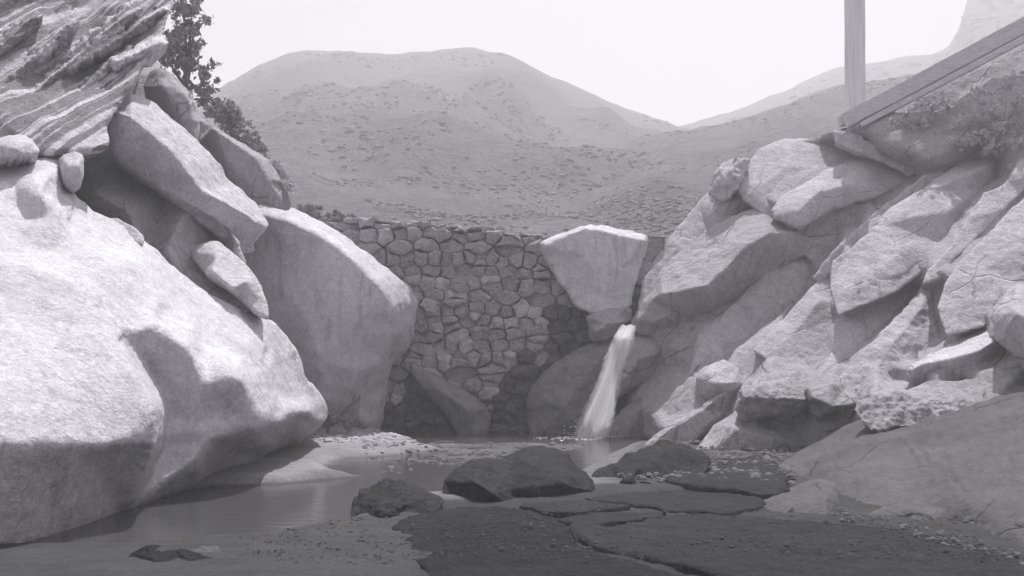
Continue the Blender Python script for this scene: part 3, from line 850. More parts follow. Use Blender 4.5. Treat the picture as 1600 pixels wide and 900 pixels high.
R_('rounded grey boulder cut by the right edge above the layered ledges', M_grey, [(1546, 525), (1550, 490), (1565, 465), (1590, 447), (1680, 420), (1700, 590), (1610, 592), (1592, 565), (1572, 545), (1556, 534)], (17.4, 18.6), ctrl=[(1590, 490, 17.4), (1640, 520, 16.9), (1610, 560, 17.2)], log=True, R=12, amp=.035, thick=1.6)
R_('upper layered ledge under the triangular rock', M_mid, [(1405, 612), (1450, 596), (1520, 591), (1700, 592), (1700, 622), (1560, 630), (1440, 628), (1410, 626)], (17.2, 18.0), name='rock_ledge', log=True, R=4, amp=.05, jit=2, thick=1.0, cat='rock ledge')
R_('lower crumbling ledge between the dome and the upper ledge', M_mid, [(1330, 640), (1345, 618), (1400, 612), (1440, 624), (1560, 628), (1690, 622), (1690, 650), (1560, 655), (1450, 668), (1360, 672)], (16.8, 17.4), name='rock_ledge', log=True, R=4, amp=.09, ns=2.5, jit=2.5, thick=1.0, cat='rock ledge')
R_('overhanging rounded boulder with a dark hollow beneath, mid right', M_mid, [(1258, 606), (1274, 590), (1300, 582), (1326, 598), (1342, 615), (1344, 642), (1325, 668), (1292, 674), (1275, 658), (1262, 630)], (19.8, 20.2), ridges=[[(1268, 622, 19.2), (1300, 635, 19.0), (1335, 632, 19.2)]], ctrl=[(1300, 602, 19.4), (1300, 658, 19.9)], log=True, R=4, amp=.035, thick=1.0)
R_('lumpy boulder left of the overhanging boulder', M_mid, [(1150, 640), (1156, 608), (1200, 584), (1250, 578), (1272, 594), (1268, 640), (1258, 664), (1234, 660), (1212, 652), (1180, 658), (1160, 660)], (20.3, 20.8), ridges=[[(1160, 620, 20.1), (1210, 622, 19.6), (1262, 625, 19.8)]], ctrl=[(1210, 600, 20.0), (1215, 645, 20.0)], log=True, R=9, amp=.09, ns=1.6, thick=1.0)
R_('round light stone above the pool stones, below the elongated rock', M_grey, [(1088, 592), (1100, 574), (1130, 563), (1156, 575), (1166, 600), (1144, 628), (1112, 634), (1094, 617)], (22.0, 22.4), ctrl=[(1120, 600, 21.6), (1145, 598, 21.7)], log=True, R=10, amp=.05, thick=.7)
R_('pointed stone with a lit ridge at the right pool edge', M_mid, [(1000, 700), (1030, 677), (1060, 655), (1096, 634), (1131, 603), (1152, 616), (1142, 642), (1112, 672), (1082, 694), (1040, 706)], (21.0, 22.4), ridges=[[(1030, 682, 21.2), (1096, 640, 21.3), (1131, 612, 21.6)]], ctrl=[(1110, 660, 21.3)], log=True, R=4, amp=.035, thick=.8)
R_('low broad stone in front of the pointed stone', M_mid, [(1085, 705), (1115, 664), (1150, 642), (1205, 655), (1252, 668), (1270, 700), (1200, 715), (1100, 718)], (19.8, 21.2), ctrl=[(1150, 670, 20.0), (1210, 685, 19.8)], log=True, R=10, amp=.035, thick=.8)
R_('pale broken slab edge slanting below the foot of the pole', M_grey, [(1300, 205), (1330, 208), (1380, 226), (1410, 246), (1432, 268), (1420, 275), (1385, 255), (1340, 238), (1305, 222)], (25.8, 26.6), R=4, amp=.07, ns=2, thick=.8)

# the bank that carries them: earth and rock close behind the slabs
o = rock('right_bank', '', M_mid, [(985, 500, 27.2), (1020, 420, 27.6), (1090, 320, 27.8), (1140, 270, 27.8), (1200, 235, 27.8), (1300, 205, 27), (1345, 192, 26.4), (1400, 168, 26.3), (1480, 122, 26.2), (1540, 92, 26), (1600, 56, 25.8), (1720, -10, 25.5), (2050, -150, 24), (2050, 300, 20), (2050, 760, 15), (1500, 740, 17.5), (1300, 720, 19.5), (1100, 700, 22.5), (1000, 692, 24.8), (975, 600, 26.5)], (27, 28),
         ctrl=LOG + [(1450, 150, 26.2), (1450, 195, 25.3), (1540, 180, 24.6), (1600, 130, 24.7), (1560, 110, 25.3), (1400, 205, 25.5), (1400, 180, 26.0), (1360, 205, 26.1), (1390, 232, 25.1), (1440, 245, 24.7), (1480, 240, 24.4), (1620, 215, 23.6), (1700, 100, 24.4)], R=10, amp=.10, res=60)
del o['category']
struct(o, 'rubbly granite bank behind the slabs on the right')
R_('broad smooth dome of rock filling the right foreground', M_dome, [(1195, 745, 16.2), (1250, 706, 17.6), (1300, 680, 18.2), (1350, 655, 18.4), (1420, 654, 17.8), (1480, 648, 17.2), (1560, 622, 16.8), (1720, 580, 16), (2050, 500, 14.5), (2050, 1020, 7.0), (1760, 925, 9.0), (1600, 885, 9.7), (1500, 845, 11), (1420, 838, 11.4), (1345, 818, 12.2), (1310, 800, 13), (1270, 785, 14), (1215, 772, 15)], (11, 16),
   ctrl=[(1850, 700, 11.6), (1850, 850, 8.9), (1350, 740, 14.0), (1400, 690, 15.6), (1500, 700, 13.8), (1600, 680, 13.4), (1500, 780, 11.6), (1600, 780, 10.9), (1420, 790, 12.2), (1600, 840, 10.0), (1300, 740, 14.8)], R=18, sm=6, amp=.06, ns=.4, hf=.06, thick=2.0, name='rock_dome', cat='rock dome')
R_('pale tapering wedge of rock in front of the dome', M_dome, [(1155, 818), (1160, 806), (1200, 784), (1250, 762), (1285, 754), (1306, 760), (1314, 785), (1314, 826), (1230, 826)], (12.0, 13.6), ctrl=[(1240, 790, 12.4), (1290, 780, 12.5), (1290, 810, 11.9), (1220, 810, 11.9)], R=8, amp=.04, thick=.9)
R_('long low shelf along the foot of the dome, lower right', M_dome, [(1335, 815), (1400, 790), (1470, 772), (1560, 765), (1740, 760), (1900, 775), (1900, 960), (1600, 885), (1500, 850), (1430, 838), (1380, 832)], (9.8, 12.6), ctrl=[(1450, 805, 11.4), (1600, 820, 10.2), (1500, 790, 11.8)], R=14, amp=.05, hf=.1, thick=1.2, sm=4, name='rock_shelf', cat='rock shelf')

# ------------------------------------------------------------------ stream bed rocks
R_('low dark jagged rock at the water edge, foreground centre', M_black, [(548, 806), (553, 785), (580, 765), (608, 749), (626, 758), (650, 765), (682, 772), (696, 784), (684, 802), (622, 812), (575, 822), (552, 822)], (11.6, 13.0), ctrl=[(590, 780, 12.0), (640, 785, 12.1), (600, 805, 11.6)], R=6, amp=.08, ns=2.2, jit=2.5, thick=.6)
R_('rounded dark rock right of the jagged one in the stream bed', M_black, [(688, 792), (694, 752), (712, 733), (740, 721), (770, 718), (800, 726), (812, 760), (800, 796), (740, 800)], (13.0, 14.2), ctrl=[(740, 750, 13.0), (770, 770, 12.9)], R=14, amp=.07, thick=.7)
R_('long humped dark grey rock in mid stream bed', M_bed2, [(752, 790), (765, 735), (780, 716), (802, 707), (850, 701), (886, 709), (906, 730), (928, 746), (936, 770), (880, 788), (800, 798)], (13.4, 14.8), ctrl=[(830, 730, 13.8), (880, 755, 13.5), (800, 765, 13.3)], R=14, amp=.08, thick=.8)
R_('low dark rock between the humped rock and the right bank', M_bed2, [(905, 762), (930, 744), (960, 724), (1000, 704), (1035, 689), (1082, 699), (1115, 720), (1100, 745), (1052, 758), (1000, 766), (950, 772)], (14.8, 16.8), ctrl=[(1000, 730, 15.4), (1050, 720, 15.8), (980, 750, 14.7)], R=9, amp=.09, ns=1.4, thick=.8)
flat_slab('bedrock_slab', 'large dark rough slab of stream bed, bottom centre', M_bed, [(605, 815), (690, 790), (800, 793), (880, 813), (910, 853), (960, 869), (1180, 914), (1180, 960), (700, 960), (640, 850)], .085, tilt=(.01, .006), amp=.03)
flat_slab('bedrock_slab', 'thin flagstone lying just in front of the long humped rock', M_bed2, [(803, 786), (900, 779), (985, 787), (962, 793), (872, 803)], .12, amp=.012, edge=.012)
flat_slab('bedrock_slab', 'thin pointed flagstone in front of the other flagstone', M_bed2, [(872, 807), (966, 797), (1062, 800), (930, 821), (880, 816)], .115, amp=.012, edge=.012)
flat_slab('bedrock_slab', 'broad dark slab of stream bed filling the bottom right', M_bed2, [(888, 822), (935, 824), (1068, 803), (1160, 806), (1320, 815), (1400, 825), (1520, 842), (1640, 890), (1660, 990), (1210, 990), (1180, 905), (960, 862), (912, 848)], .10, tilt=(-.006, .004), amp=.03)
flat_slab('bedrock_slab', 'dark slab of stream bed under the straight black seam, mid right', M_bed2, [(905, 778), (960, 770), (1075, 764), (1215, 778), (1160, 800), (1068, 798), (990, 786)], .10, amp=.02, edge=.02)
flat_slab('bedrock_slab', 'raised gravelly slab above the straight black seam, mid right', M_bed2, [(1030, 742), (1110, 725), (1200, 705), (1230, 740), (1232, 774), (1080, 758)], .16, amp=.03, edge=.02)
R_('low dark stone ridge lying on the sand, bottom left', M_bed, [(168, 894), (205, 864), (226, 852), (246, 862), (272, 858), (312, 866), (338, 872), (352, 890), (300, 898), (230, 900)], (9.0, 9.6), ctrl=[(240, 872, 9.1), (300, 880, 9.1)], R=4, amp=.03, ns=3, jit=2, thick=.35)
R_('small pale stone on the sand right of the stone ridge', M_dome, [(296, 862), (318, 850), (340, 852), (352, 872), (346, 886), (310, 880)], (9.3, 9.7), R=6, amp=.03, ns=3, thick=.25)

# ------------------------------------------------------------------ the stone dam
def dam_top(x):
    return float(np.interp(x, [-6.5, -4.0, -2.7, -1.2, 0.35, 0.8, 4], [6.0, 5.80, 5.72, 5.60, 5.40, 5.38, 5.3]))
def dam_y(h, x=0):
    return 26.0 + 0.10 * h + 0.012 * (x + 1) ** 2
dam = thing('stone_dam', (-1, 26.4, 0), 'rough rubble masonry dam closing the gorge between the boulders', 'dam')
bm = bmesh.new()
xs = np.linspace(-6.4, 3.6, 21)
rows = []
for x in xs:
    t = dam_top(x) - .06
    col = [(x, dam_y(0, x) + .07, -.5), (x, dam_y(t, x) + .07, t), (x, dam_y(t, x) + 1.3, t), (x, dam_y(0, x) + 2.2, -.5)]
    rows.append([bm.verts.new(c) for c in col])
for a, b in zip(rows[:-1], rows[1:]):
    for k in range(4):
        bm.faces.new([a[k], b[k], b[(k + 1) % 4], a[(k + 1) % 4]])
bm.faces.new(rows[0]); bm.faces.new(rows[-1][::-1])
bmesh.ops.recalc_face_normals(bm, faces=bm.faces)
core = [tuple(v.co) for v in bm.verts]; bm.verts.index_update()
cf = [[v.index for v in f.verts] for f in bm.faces]
bm.free()
link_mesh('core', core, cf, M_mortar, dam, smooth=False)

rs = random.Random(11)
def stone(poly, dep, mat):
    """one rubble stone: broken irregular face with its own tilt, edges and hollows"""
    cx = sum(p[0] for p in poly) / len(poly); cz = sum(p[1] for p in poly) / len(poly)
    tx, tz = rs.uniform(-.30, .30), rs.uniform(-.35, .15)
    verts, faces = [], []
    n = len(poly)
    sd = rs.uniform(0, 90)
    rings = [(1.0, -.22, 0), (1.0, dep * .55, .5), (.93, dep * .9, 1), (.66, dep * 1.05, 1), (.33, dep * 1.1, 1)]
    for s, d, j in rings:
        for (x, z) in poly:
            xx, zz = cx + (x - cx) * s, cz + (z - cz) * s
            nn = noise.noise(Vector((xx * 5, zz * 5, sd))) * .07 + noise.noise(Vector((xx * 11, zz * 11, sd))) * .035
            yy = dam_y(zz, xx) - d + (tx * (xx - cx) + tz * (zz - cz) + nn) * j
            verts.append((xx + j * rs.uniform(-.02, .02), yy, zz + j * rs.uniform(-.02, .02)))
    verts.append((cx, dam_y(cz, cx) - dep * 1.1 + noise.noise(Vector((cx * 5, cz * 5, sd))) * .07, cz))
    m = len(rings) - 1
    for r in range(m):
        for k in range(n):
            faces.append([r * n + k, r * n + (k + 1) % n, (r + 1) * n + (k + 1) % n, (r + 1) * n + k])
    for k in range(n):
        faces.append([m * n + k, m * n + (k + 1) % n, (m + 1) * n])
    faces.append(list(range(n))[::-1])
    return link_mesh('stone', verts, faces, mat, dam, smooth=False)
def clip(poly, nx_, nz_, c):
    out_ = []
    for k in range(len(poly)):
        a, b = poly[k], poly[(k + 1) % len(poly)]
        da = a[0] * nx_ + a[1] * nz_ - c; db = b[0] * nx_ + b[1] * nz_ - c
        if da <= 0: out_.append(a)
        if da * db < 0:
            t = da / (da - db)
            out_.append((a[0] + (b[0] - a[0]) * t, a[1] + (b[1] - a[1]) * t))
    return out_
seeds = []
AN = 1.25
z = -.2
while z < 5.9:
    rh = rs.choice([.26, .30, .36, .42, .50])
    x = -5.3 + rs.uniform(0, .4)
    while x < 2.8:
        wd = rh * rs.uniform(.9, 2.0)
        if rs.random() < .16:          # two small stones wedged one over the other
            seeds.append((x + wd / 2, z + rh * .22 + rs.uniform(-.03, .03), 0)); seeds.append((x + wd / 2 + rs.uniform(-.08, .08), z + rh * .75 + rs.uniform(-.03, .03), 0))
        else:
            seeds.append((x + wd / 2, z + rh / 2 + rs.uniform(-.07, .07) + .05 * math.sin(x * 1.3 + z), 0))
        x += wd
    z += rh
for (x, z, sp) in seeds:
    poly = [(x - 1.2, z - 1.2), (x + 1.2, z - 1.2), (x + 1.2, z + 1.2), (x - 1.2, z + 1.2)]
    for a, b, c in seeds:
        if (a, b) == (x, z) or abs(a - x) > 2 or abs(b - z) > 2: continue
        dx, dz = (a - x) / AN ** 2, b - z
        poly = clip(poly, dx, dz, dx * (a + x) / 2 + dz * (b + z) / 2)
        if len(poly) < 3: break
    t = dam_top(x) + rs.uniform(-.10, .12)
    poly = clip(poly, 0, 1, t)
    poly = clip(poly, 0, -1, .35)
    if len(poly) < 3: continue
    cx = sum(p[0] for p in poly) / len(poly); cz = sum(p[1] for p in poly) / len(poly)
    q = []
    for k in range(len(poly)):
        a, b = poly[k], poly[(k + 1) % len(poly)]
        L = math.hypot(b[0] - a[0], b[1] - a[1])
        if L < .05: continue
        q.append(a)
        if L > .22: q.append(((a[0] + b[0]) / 2 + rs.uniform(-.05, .05), (a[1] + b[1]) / 2 + rs.uniform(-.05, .05)))
    if len(q) < 4: continue
    sh = rs.uniform(.94, 1.0)
    q = [(cx + (a - cx) * sh, cz + (b - cz) * sh) for a, b in q]
    wetm = (z < 1.1 + 0.5 * math.sin(x * 2.1) + rs.uniform(-.2, .2)) or (x > -0.2 and z < 2.2 + rs.uniform(-.4, .3)) or (x > 1.0 and z < 3.4)
    m = M_st4 if wetm else rs.choice([M_st1, M_st1, M_st2, M_st2, M_st3])
    if z > 4.3: m = rs.choice([M_st1, M_st1, M_st3])
    stone(q, rs.uniform(.02, .32), m)
# pale capping stones along the crest
x = -4.1
while x < 1.2:
    wd = rs.uniform(.35, .8)
    if rs.random() < .85:
        t = dam_top(x + wd / 2) + .02
        d0, hh = dam_y(t) - .05, rs.uniform(.04, .09)
        n = 8
        vs = []
        for lev, s in ((0, 1), (hh * .7, 1), (hh, .8)):
            for k in range(n):
                a = 2 * math.pi * k / n
                vs.append((x + wd / 2 + wd * .5 * s * math.cos(a) * rs.uniform(.9, 1.05), d0 + .55 + .6 * s * math.sin(a) * rs.uniform(.9, 1.05), t - .02 + lev))
        fs = [[r * n + k, r * n + (k + 1) % n, (r + 1) * n + (k + 1) % n, (r + 1) * n + k] for r in range(2) for k in range(n)] + [list(range(2 * n, 3 * n))]
        link_mesh('coping_stone', vs, fs, M_pale, dam, smooth=False)
    x += wd
# iron peg on the crest
def tube(verts, faces, pts, rad, n=8):
    s0 = len(verts)
    for i, p in enumerate(pts):
        p = Vector(p)
        d = (Vector(pts[min(i + 1, len(pts) - 1)]) - Vector(pts[max(i - 1, 0)])).normalized()
        u = d.orthogonal().normalized(); v = d.cross(u)
        r = rad[i] if hasattr(rad, '__len__') else rad
        for k in range(n):
            a = 2 * math.pi * k / n
            q = p + u * (r * math.cos(a)) + v * (r * math.sin(a))
            verts.append(tuple(q))
    for i in range(len(pts) - 1):
        for k in range(n):
            a, b = s0 + i * n + k, s0 + i * n + (k + 1) % n
            faces.append([a, b, b + n, a + n])
    faces.append([s0 + k for k in range(n)][::-1]); faces.append([s0 + (len(pts) - 1) * n + k for k in range(n)])
xp = (829 - 800) / F * 26.8
vv, ff_ = [], []
tube(vv, ff_, [(xp, 26.75, 5.35), (xp + .01, 26.75, 5.62)], .03, 6); tube(vv, ff_, [(xp - .06, 26.75, 5.52), (xp + .07, 26.75, 5.55)], .02, 6)
link_mesh('marker_peg', vv, ff_, M_pale, dam)

# ------------------------------------------------------------------ waterfall
def fall_mat():
    k = NT('falling_white_water')
    pos = k.n('TexCoord').outputs['UV']
    s = k.noise(k.mapv(pos, (11, 1.6, 1)), 1.0, 6, .6, .3)
    a = k.ramp(s, .28, .66, .62, 1.0)
    sp = k.n('SeparateXYZ'); k.l(pos, sp.inputs[0])
    u = k.math('FRACT', sp.outputs[0])
    rag = k.math('ADD', u, k.math('MULTIPLY', k.cn(k.mapv(pos, (5, 9, 1)), 1.0, 5, .7), .16))
    e = k.math('MULTIPLY', k.math('MULTIPLY', rag, k.math('SUBTRACT', 1.0, rag)), 4.0)
    a = k.math('MULTIPLY', a, k.ramp(e, .12, .75, 0.0, 1.0))
    k.b.inputs['Base Color'].default_value = (.94, .94, .95, 1)
    k.b.inputs['Roughness'].default_value = .45
    tr = k.n('BsdfTranslucent'); tr.inputs[0].default_value = (.95, .95, .96, 1)
    tp = k.n('BsdfTransparent')
    mx = k.n('MixShader'); mx.inputs[0].default_value = .72
    mx2 = k.n('MixShader')
    k.l(k.b.outputs[0], mx.inputs[1]); k.l(tr.outputs[0], mx.inputs[2])
    k.l(a, mx2.inputs[0]); k.l(tp.outputs[0], mx2.inputs[1]); k.l(mx.outputs[0], mx2.inputs[2]); k.l(mx2.outputs[0], k.o.inputs['Surface'])
    return k.m
M_fall = fall_mat()
fall = thing('waterfall', P(920, 676, 25.0), 'narrow white waterfall pouring from the rock cleft into the pool', 'waterfall')
def fall_path(t):
    # falls like thrown water: horizontal travel to the left, accelerating down
    px = 982 - 60 * t
    zz = 2.0 + (HY - 508) / F * 24.9
    h = zz * (1 - t ** 1.06)
    Zd = 25.0 - .9 * min(1.0, t / .16) ** .6
    x = (px - 800) / F * Zd
    return Vector((x, Zd, h))
rf = random.Random(3)
for layer in range(2):
    nn, mm = 14, 40
    vs, fs, uv = [], [], []
    for i in range(mm + 1):
        t = i / mm
        c = fall_path(t)
        wdt = (.21 + .26 * t ** .7) * (1.05 - .12 * layer) * (1 + .1 * math.sin(t * 9 + layer))
        for j in range(nn + 1):
            u = j / nn * 2 - 1
            bow = (1 - u * u)
            vs.append((c.x + u * wdt + .05 * math.sin(layer * 2) * t, c.y - (.10 + .1 * t) * bow + .04 * layer + .03 * math.sin(u * 9 + layer * 2 + t * 3), c.z + .02 * math.sin(u * 7 + layer)))
            uv.append((min(.999, max(.001, j / nn)) + layer * 3, t))
    for i in range(mm):
        for j in range(nn):
            a = i * (nn + 1) + j
            fs.append([a, a + 1, a + nn + 2, a + nn + 1])
    ob = link_mesh('water_sheet', vs, fs, M_fall, fall)
    ul = ob.data.uv_layers.new(name='UVMap')
    for lp in ob.data.loops:
        ul.data[lp.index].uv = uv[lp.vertex_index]
# foam where it lands and a line of foam drifting left
M_foam = simple('foam', .72, rough=.6, scale=30, var=.25)
vs, fs = [], []
def blob(vs, fs, c, r, fl=.5, n=6, rr=rf):
    s0 = len(vs)
    for lev, q in ((0, 1), (.6, .75)):
        for k in range(n):
            a = 2 * math.pi * k / n
            vs.append((c[0] + r * q * math.cos(a) * rr.uniform(.8, 1.2), c[1] + r * q * math.sin(a) * rr.uniform(.8, 1.2), c[2] + lev * r * fl))
    vs.append((c[0], c[1], c[2] + r * fl))
    for k in range(n):
        fs.append([s0 + k, s0 + (k + 1) % n, s0 + n + (k + 1) % n, s0 + n + k])
        fs.append([s0 + n + k, s0 + n + (k + 1) % n, s0 + 2 * n])
for i in range(150):
    t = rf.random() ** 1.7
    px = 938 - 105 * t + rf.gauss(0, 3)
    Zd = 24.1 + rf.gauss(0, .2)
    blob(vs, fs, ((px - 800) / F * Zd, Zd, 0), rf.uniform(.02, .06) * (1.2 - t * .8), .35)
for i in range(260):
    t = abs(rf.gauss(0, 1))
    px = 918 + rf.gauss(0, 16)
    Zd = 24.05 + rf.gauss(0, .15)
    blob(vs, fs, ((px - 800) / F * Zd, Zd, .02 + .16 * t), rf.uniform(.006, .022), 1.0, 5)
fo = link_mesh('foam', vs, fs, M_foam, fall)
fo['kind'] = 'stuff'

# ------------------------------------------------------------------ pole and timber beam
M_pole = simple('grey_pole_timber', .66, scale=2.0, var=.5, stretch=(9, 9, .35))
pz = 27.2
pb = P(1336.5, 197, pz)
pole = thing('pole', pb, 'tall square timber pole standing on the right skyline', 'pole')
def box(p0, p1, w_, d_, up=(0, 0, 1), bev=.012):
    p0, p1 = Vector(p0), Vector(p1)
    d = (p1 - p0).normalized()
    s = d.cross(Vector(up))
    if s.length < .1: s = Vector((1, 0, 0))
    s.normalize(); v = s.cross(d).normalized()
    vs, fs = [], []
    sec = [(-w_ + bev, -d_), (w_ - bev, -d_), (w_, -d_ + bev), (w_, d_ - bev), (w_ - bev, d_), (-w_ + bev, d_), (-w_, d_ - bev), (-w_, -d_ + bev)]
    m = 14
    for i in range(m + 1):
        c = p0 + (p1 - p0) * i / m
        c = c + s * .012 * noise.noise(c * .8) + v * .012 * noise.noise(c * .8 + Vector((5, 5, 5)))
        for a, b in sec: vs.append(tuple(c + s * a + v * b))
    for i in range(m):
        for k in range(8):
            fs.append([i * 8 + k, i * 8 + (k + 1) % 8, (i + 1) * 8 + (k + 1) % 8, (i + 1) * 8 + k])
    fs.append(list(range(8))[::-1]); fs.append([m * 8 + k for k in range(8)])
    return vs, fs
vs, fs = box(P(1336.5, 205, pz), P(1335, -40, pz), .221, .221, up=(0, 1, 0))
link_mesh('shaft', vs, fs, M_pole, pole, smooth=False)
vs, fs = box(P(1312, 190, pz - .1), P(1362, 184, pz - .1), .12, .14, up=(0, 0, 1))
link_mesh('foot_block', vs, fs, M_wood, pole, smooth=False)
beam = thing('timber_beam', P(1320, 196, 26.5), 'long timber beam slanting down to the foot of the pole', 'beam')
vs, fs = box(P(1320, 190, 26.5), P(1720, -24, 24.6), .15, .205)
link_mesh('beam', vs, fs, M_wood, beam, smooth=False)
vs, fs = box(P(1345, 196, 26.3), P(1720, -1, 24.4), .10, .07)
link_mesh('rail', vs, fs, M_wood, beam, smooth=False)

# ------------------------------------------------------------------ trees and shrubs
def plant(name, label, cat, base, lobes, nleaf, leaf, mat, seed, trunk_r=.14, group=None):
    rr = random.Random(seed)
    base = Vector(base)
    root = thing(name, base, label, cat, group)
    vs, fs = [], []
    top = sum((Vector(l[0]) for l in lobes), Vector()) / len(lobes)
    midp = base.lerp(top, .5) + Vector((rr.uniform(-.2, .2), rr.uniform(-.2, .2), 0))
    tube(vs, fs, [base - Vector((0, 0, .4)), base.lerp(midp, .5), midp, top], [trunk_r, trunk_r * .85, trunk_r * .7, trunk_r * .35])
    for c, r in lobes:
        c = Vector(c)
        st = midp.lerp(top, rr.uniform(0, .6))
        tube(vs, fs, [st, st.lerp(c, .5) + Vector((0, 0, -.08)), c], [trunk_r * .4, trunk_r * .25, trunk_r * .08], 6)
        for q in range(5):
            e = c + Vector((rr.uniform(-1, 1) * r[0], rr.uniform(-1, 1) * r[1], rr.uniform(-.6, 1) * r[2])) * .8
            tube(vs, fs, [c, c.lerp(e, .5), e], [trunk_r * .15, trunk_r * .1, trunk_r * .04], 5)
    link_mesh('trunk', vs, fs, M_bark, root)
    vs, fs = [], []
    tot = sum(l[1][0] * l[1][1] * l[1][2] for l in lobes) or 1
    for c, r in lobes:
        k = int(nleaf * r[0] * r[1] * r[2] / tot)
        nc = max(4, k // 28)
        for _ in range(nc):
            d = Vector((rr.gauss(0, 1), rr.gauss(0, 1), rr.gauss(0, 1))).normalized() * rr.uniform(.35, 1.08)
            cc = Vector(c) + Vector((d.x * r[0], d.y * r[1], d.z * r[2]))
            cr = min(r) * rr.uniform(.16, .34)
            for _ in range(28):
                p = cc + Vector((rr.gauss(0, .55), rr.gauss(0, .55), rr.gauss(0, .45))) * cr
                a = Vector((rr.gauss(0, 1), rr.gauss(0, 1), rr.gauss(0, .6))).normalized()
                b = a.orthogonal().normalized()
                b = Matrix.Rotation(rr.uniform(0, 6.28), 3, a) @ b
                L = leaf * rr.uniform(.6, 1.3); Wd = L * .45
                s0 = len(vs)
                cc2 = a.cross(b)
                vs += [tuple(p - b * L * .5), tuple(p + cc2 * Wd * .5 + a * L * .08), tuple(p + b * L * .5), tuple(p - cc2 * Wd * .5 + a * L * .08)]
                fs.append([s0, s0 + 1, s0 + 2, s0 + 3])
    link_mesh('crown', vs, fs, mat, root, smooth=False)
    return root
def lobe(px, py, Z, rx, ry, rz=None):
    s = Z / F
    return (tuple(P(px, py, Z)), (rx * s, (rz or (rx + ry) / 2) * s, ry * s))
plant('oak_tree', 'dark leafy oak behind the slabs, top left against the sky', 'tree', P(285, 200, 24.5),
      [lobe(285, 60, 24.5, 34, 30), lobe(300, 20, 24.5, 30, 26), lobe(262, 90, 24.3, 22, 26), lobe(300, 105, 24.6, 32, 24), lobe(322, 140, 24.8, 26, 26), lobe(285, -25, 24.5, 44, 26), lobe(335, 165, 24.6, 18, 16)], 4200, .15, M_leaf, 1)
plant('oak_tree', 'dark oak foliage in the extreme top left corner above the outcrop', 'tree', P(10, 140, 21.5),
      [lobe(20, 20, 20, 60, 40), lobe(-50, 40, 20, 60, 45), lobe(70, -25, 20.5, 60, 35), lobe(150, -40, 21, 50, 30), lobe(30, -40, 20, 60, 35)], 8000, .15, M_leaf, 2)
plant('shrub', 'dark shrub on the slope beside the bright rimmed slab', 'shrub', P(365, 215, 27), [lobe(352, 180, 27, 24, 22), lobe(378, 215, 27, 22, 24), lobe(335, 175, 26.8, 16, 14), lobe(400, 235, 27.5, 18, 20)], 3000, .15, M_leaf, 3, .06)
plant('shrub', 'dark brush on the left abutment above the great rounded boulder', 'shrub', P(500, 345, 28), [lobe(485, 330, 28, 26, 13), lobe(530, 342, 28, 26, 12), lobe(570, 352, 28, 18, 10)], 2600, .13, M_leaf, 4, .05)
plant('shrub', 'pale feathery shrub at the end of the bright rimmed slab', 'shrub', P(445, 310, 25.5), [lobe(432, 270, 25.5, 14, 24), lobe(448, 300, 25.5, 12, 22)], 1400, .12, M_leaf2, 5, .04)
plant('shrub', 'dark shrub under the timber beam on the right bank', 'shrub', P(1430, 200, 25.3), [lobe(1410, 185, 25.3, 24, 14), lobe(1440, 172, 25.2, 28, 16), lobe(1470, 160, 25.1, 22, 16), lobe(1440, 196, 25.2, 28, 12)], 1800, .10, M_leaf2, 6, .03)
plant('shrub', 'pale scrub covering the bank top at the right edge', 'shrub', P(1560, 225, 23.9),
      [lobe(x, y, 24.95 - (x - 1480) * .007 - (y - 110) * .004, 22, 13) for x, y in [(1530, 150), (1575, 128), (1620, 105), (1500, 188), (1545, 175), (1590, 160), (1640, 140), (1500, 222), (1535, 212), (1575, 202), (1615, 190), (1655, 180), (1550, 232), (1595, 224)]], 7000, .08, M_leaf2, 7, .02)
plant('shrub', 'small dark weeds at the foot of the great rounded boulder', 'shrub', P(512, 672, 23.2), [lobe(512, 655, 23.2, 14, 16), lobe(540, 662, 23.4, 16, 12)], 1200, .09, M_leaf, 8, .02)

# ------------------------------------------------------------------ pebbles
def pebbles(name, label, poly, n, smin, smax, mat, seed, lift=0.0):
    rr = random.Random(seed)
    xs = [p[0] for p in poly]; ys = [p[1] for p in poly]
    vs, fs = [], []
    c = 0
    while c < n:
        px, py = rr.uniform(min(xs), max(xs)), rr.uniform(min(ys), max(ys))
        if not inside(poly, np.array([px]), np.array([py]))[0]: continue
        c += 1
        Zd = G(py); x = (px - 800) / F * Zd
        i = int(np.searchsorted(gxs, x)); j = int(np.searchsorted(gys, Zd))
        z = Hh[min(j, Hh.shape[0] - 1), min(i, Hh.shape[1] - 1)] + lift
        r = rr.uniform(smin, smax) * (1 if rr.random() < .85 else 1.8)
        blob(vs, fs, (x, Zd, z - r * .2), r, rr.uniform(.5, .9), 6, rr)
    o = link_mesh(name, vs, fs, mat, origin=(0, 0, 0), smooth=False)
    struct(o, label, 'stuff')
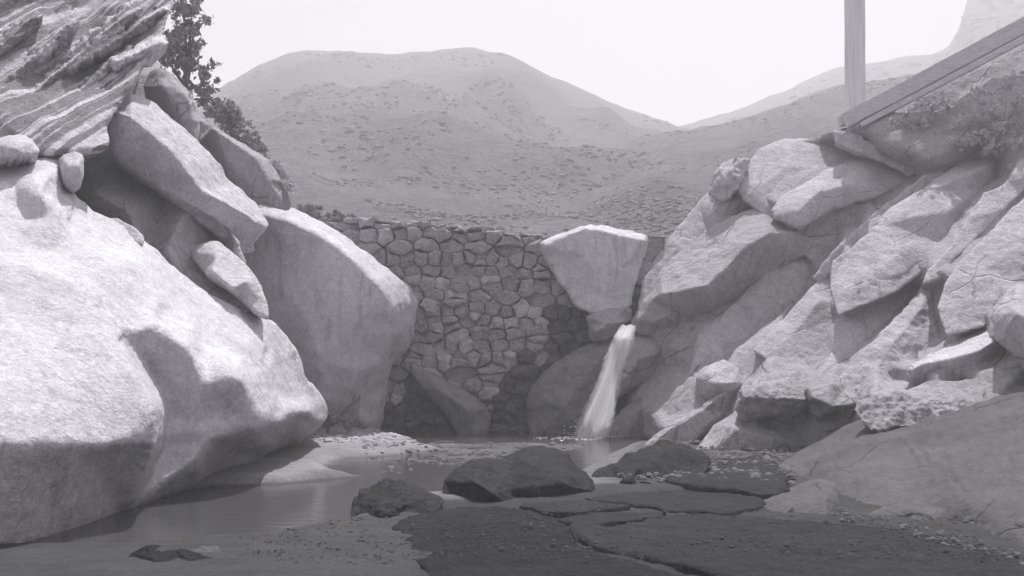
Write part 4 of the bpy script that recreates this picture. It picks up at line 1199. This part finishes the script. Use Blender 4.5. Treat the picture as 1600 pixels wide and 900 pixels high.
pebbles('gravel', 'bleached gravel heap on the sand bar below the rounded boulder', [(480, 668), (560, 668), (650, 690), (600, 702), (500, 700), (470, 690)], 700, .03, .09, M_peblt, 1)
pebbles('pebbles', 'scattered pebbles on the wet sand in the foreground', [(360, 850), (560, 815), (640, 820), (760, 860), (900, 890), (880, 900), (380, 890)], 900, .006, .02, M_pebdk, 2)
pebbles('riffle_stones', 'small stones breaking the riffle between dam and humped rock', [(560, 700), (900, 688), (930, 700), (800, 722), (690, 735), (600, 745)], 500, .02, .06, M_pebble, 3)
pebbles('rubble', 'loose gravel on the bank below the right side boulders', [(960, 760), (1040, 700), (1260, 690), (1240, 770), (1090, 765)], 900, .015, .06, M_pebble, 4, .05)
pebbles('foot_gravel', 'loose gravel gathered along the foot of the right foreground dome', [(1200, 765), (1300, 800), (1340, 812), (1450, 836), (1600, 880), (1600, 895), (1420, 850), (1300, 822), (1200, 790)], 260, .006, .028, M_pebble, 6, .03)
pebbles('slab_gravel', 'dark gravel lying among the foreground slabs', [(620, 815), (900, 800), (1500, 830), (1600, 895), (700, 895)], 1400, .006, .018, M_pebdk, 5, .07)

# ------------------------------------------------------------------ haze
bm = bmesh.new()
bmesh.ops.create_cube(bm, size=1.0)
for v in bm.verts:
    v.co = Vector((v.co.x * 2600, 400 + v.co.y * 2200, -1.5 + (v.co.z + .5) * 128))
hm = bpy.data.meshes.new('haze'); bm.to_mesh(hm); bm.free()
haze = bpy.data.objects.new('haze', hm); C.objects.link(haze)
struct(haze, 'pale haze filling the valley', 'stuff')
mh = bpy.data.materials.new('haze'); mh.use_nodes = True
mh.node_tree.nodes.clear()
ho = mh.node_tree.nodes.new('ShaderNodeOutputMaterial')
pv = mh.node_tree.nodes.new('ShaderNodeVolumePrincipled')
pv.inputs['Color'].default_value = (.93, .92, .95, 1)
pv.inputs['Density'].default_value = 0.0034
pv.inputs['Anisotropy'].default_value = 0.2
mh.node_tree.links.new(pv.outputs[0], ho.inputs['Volume'])
hm.materials.append(mh)
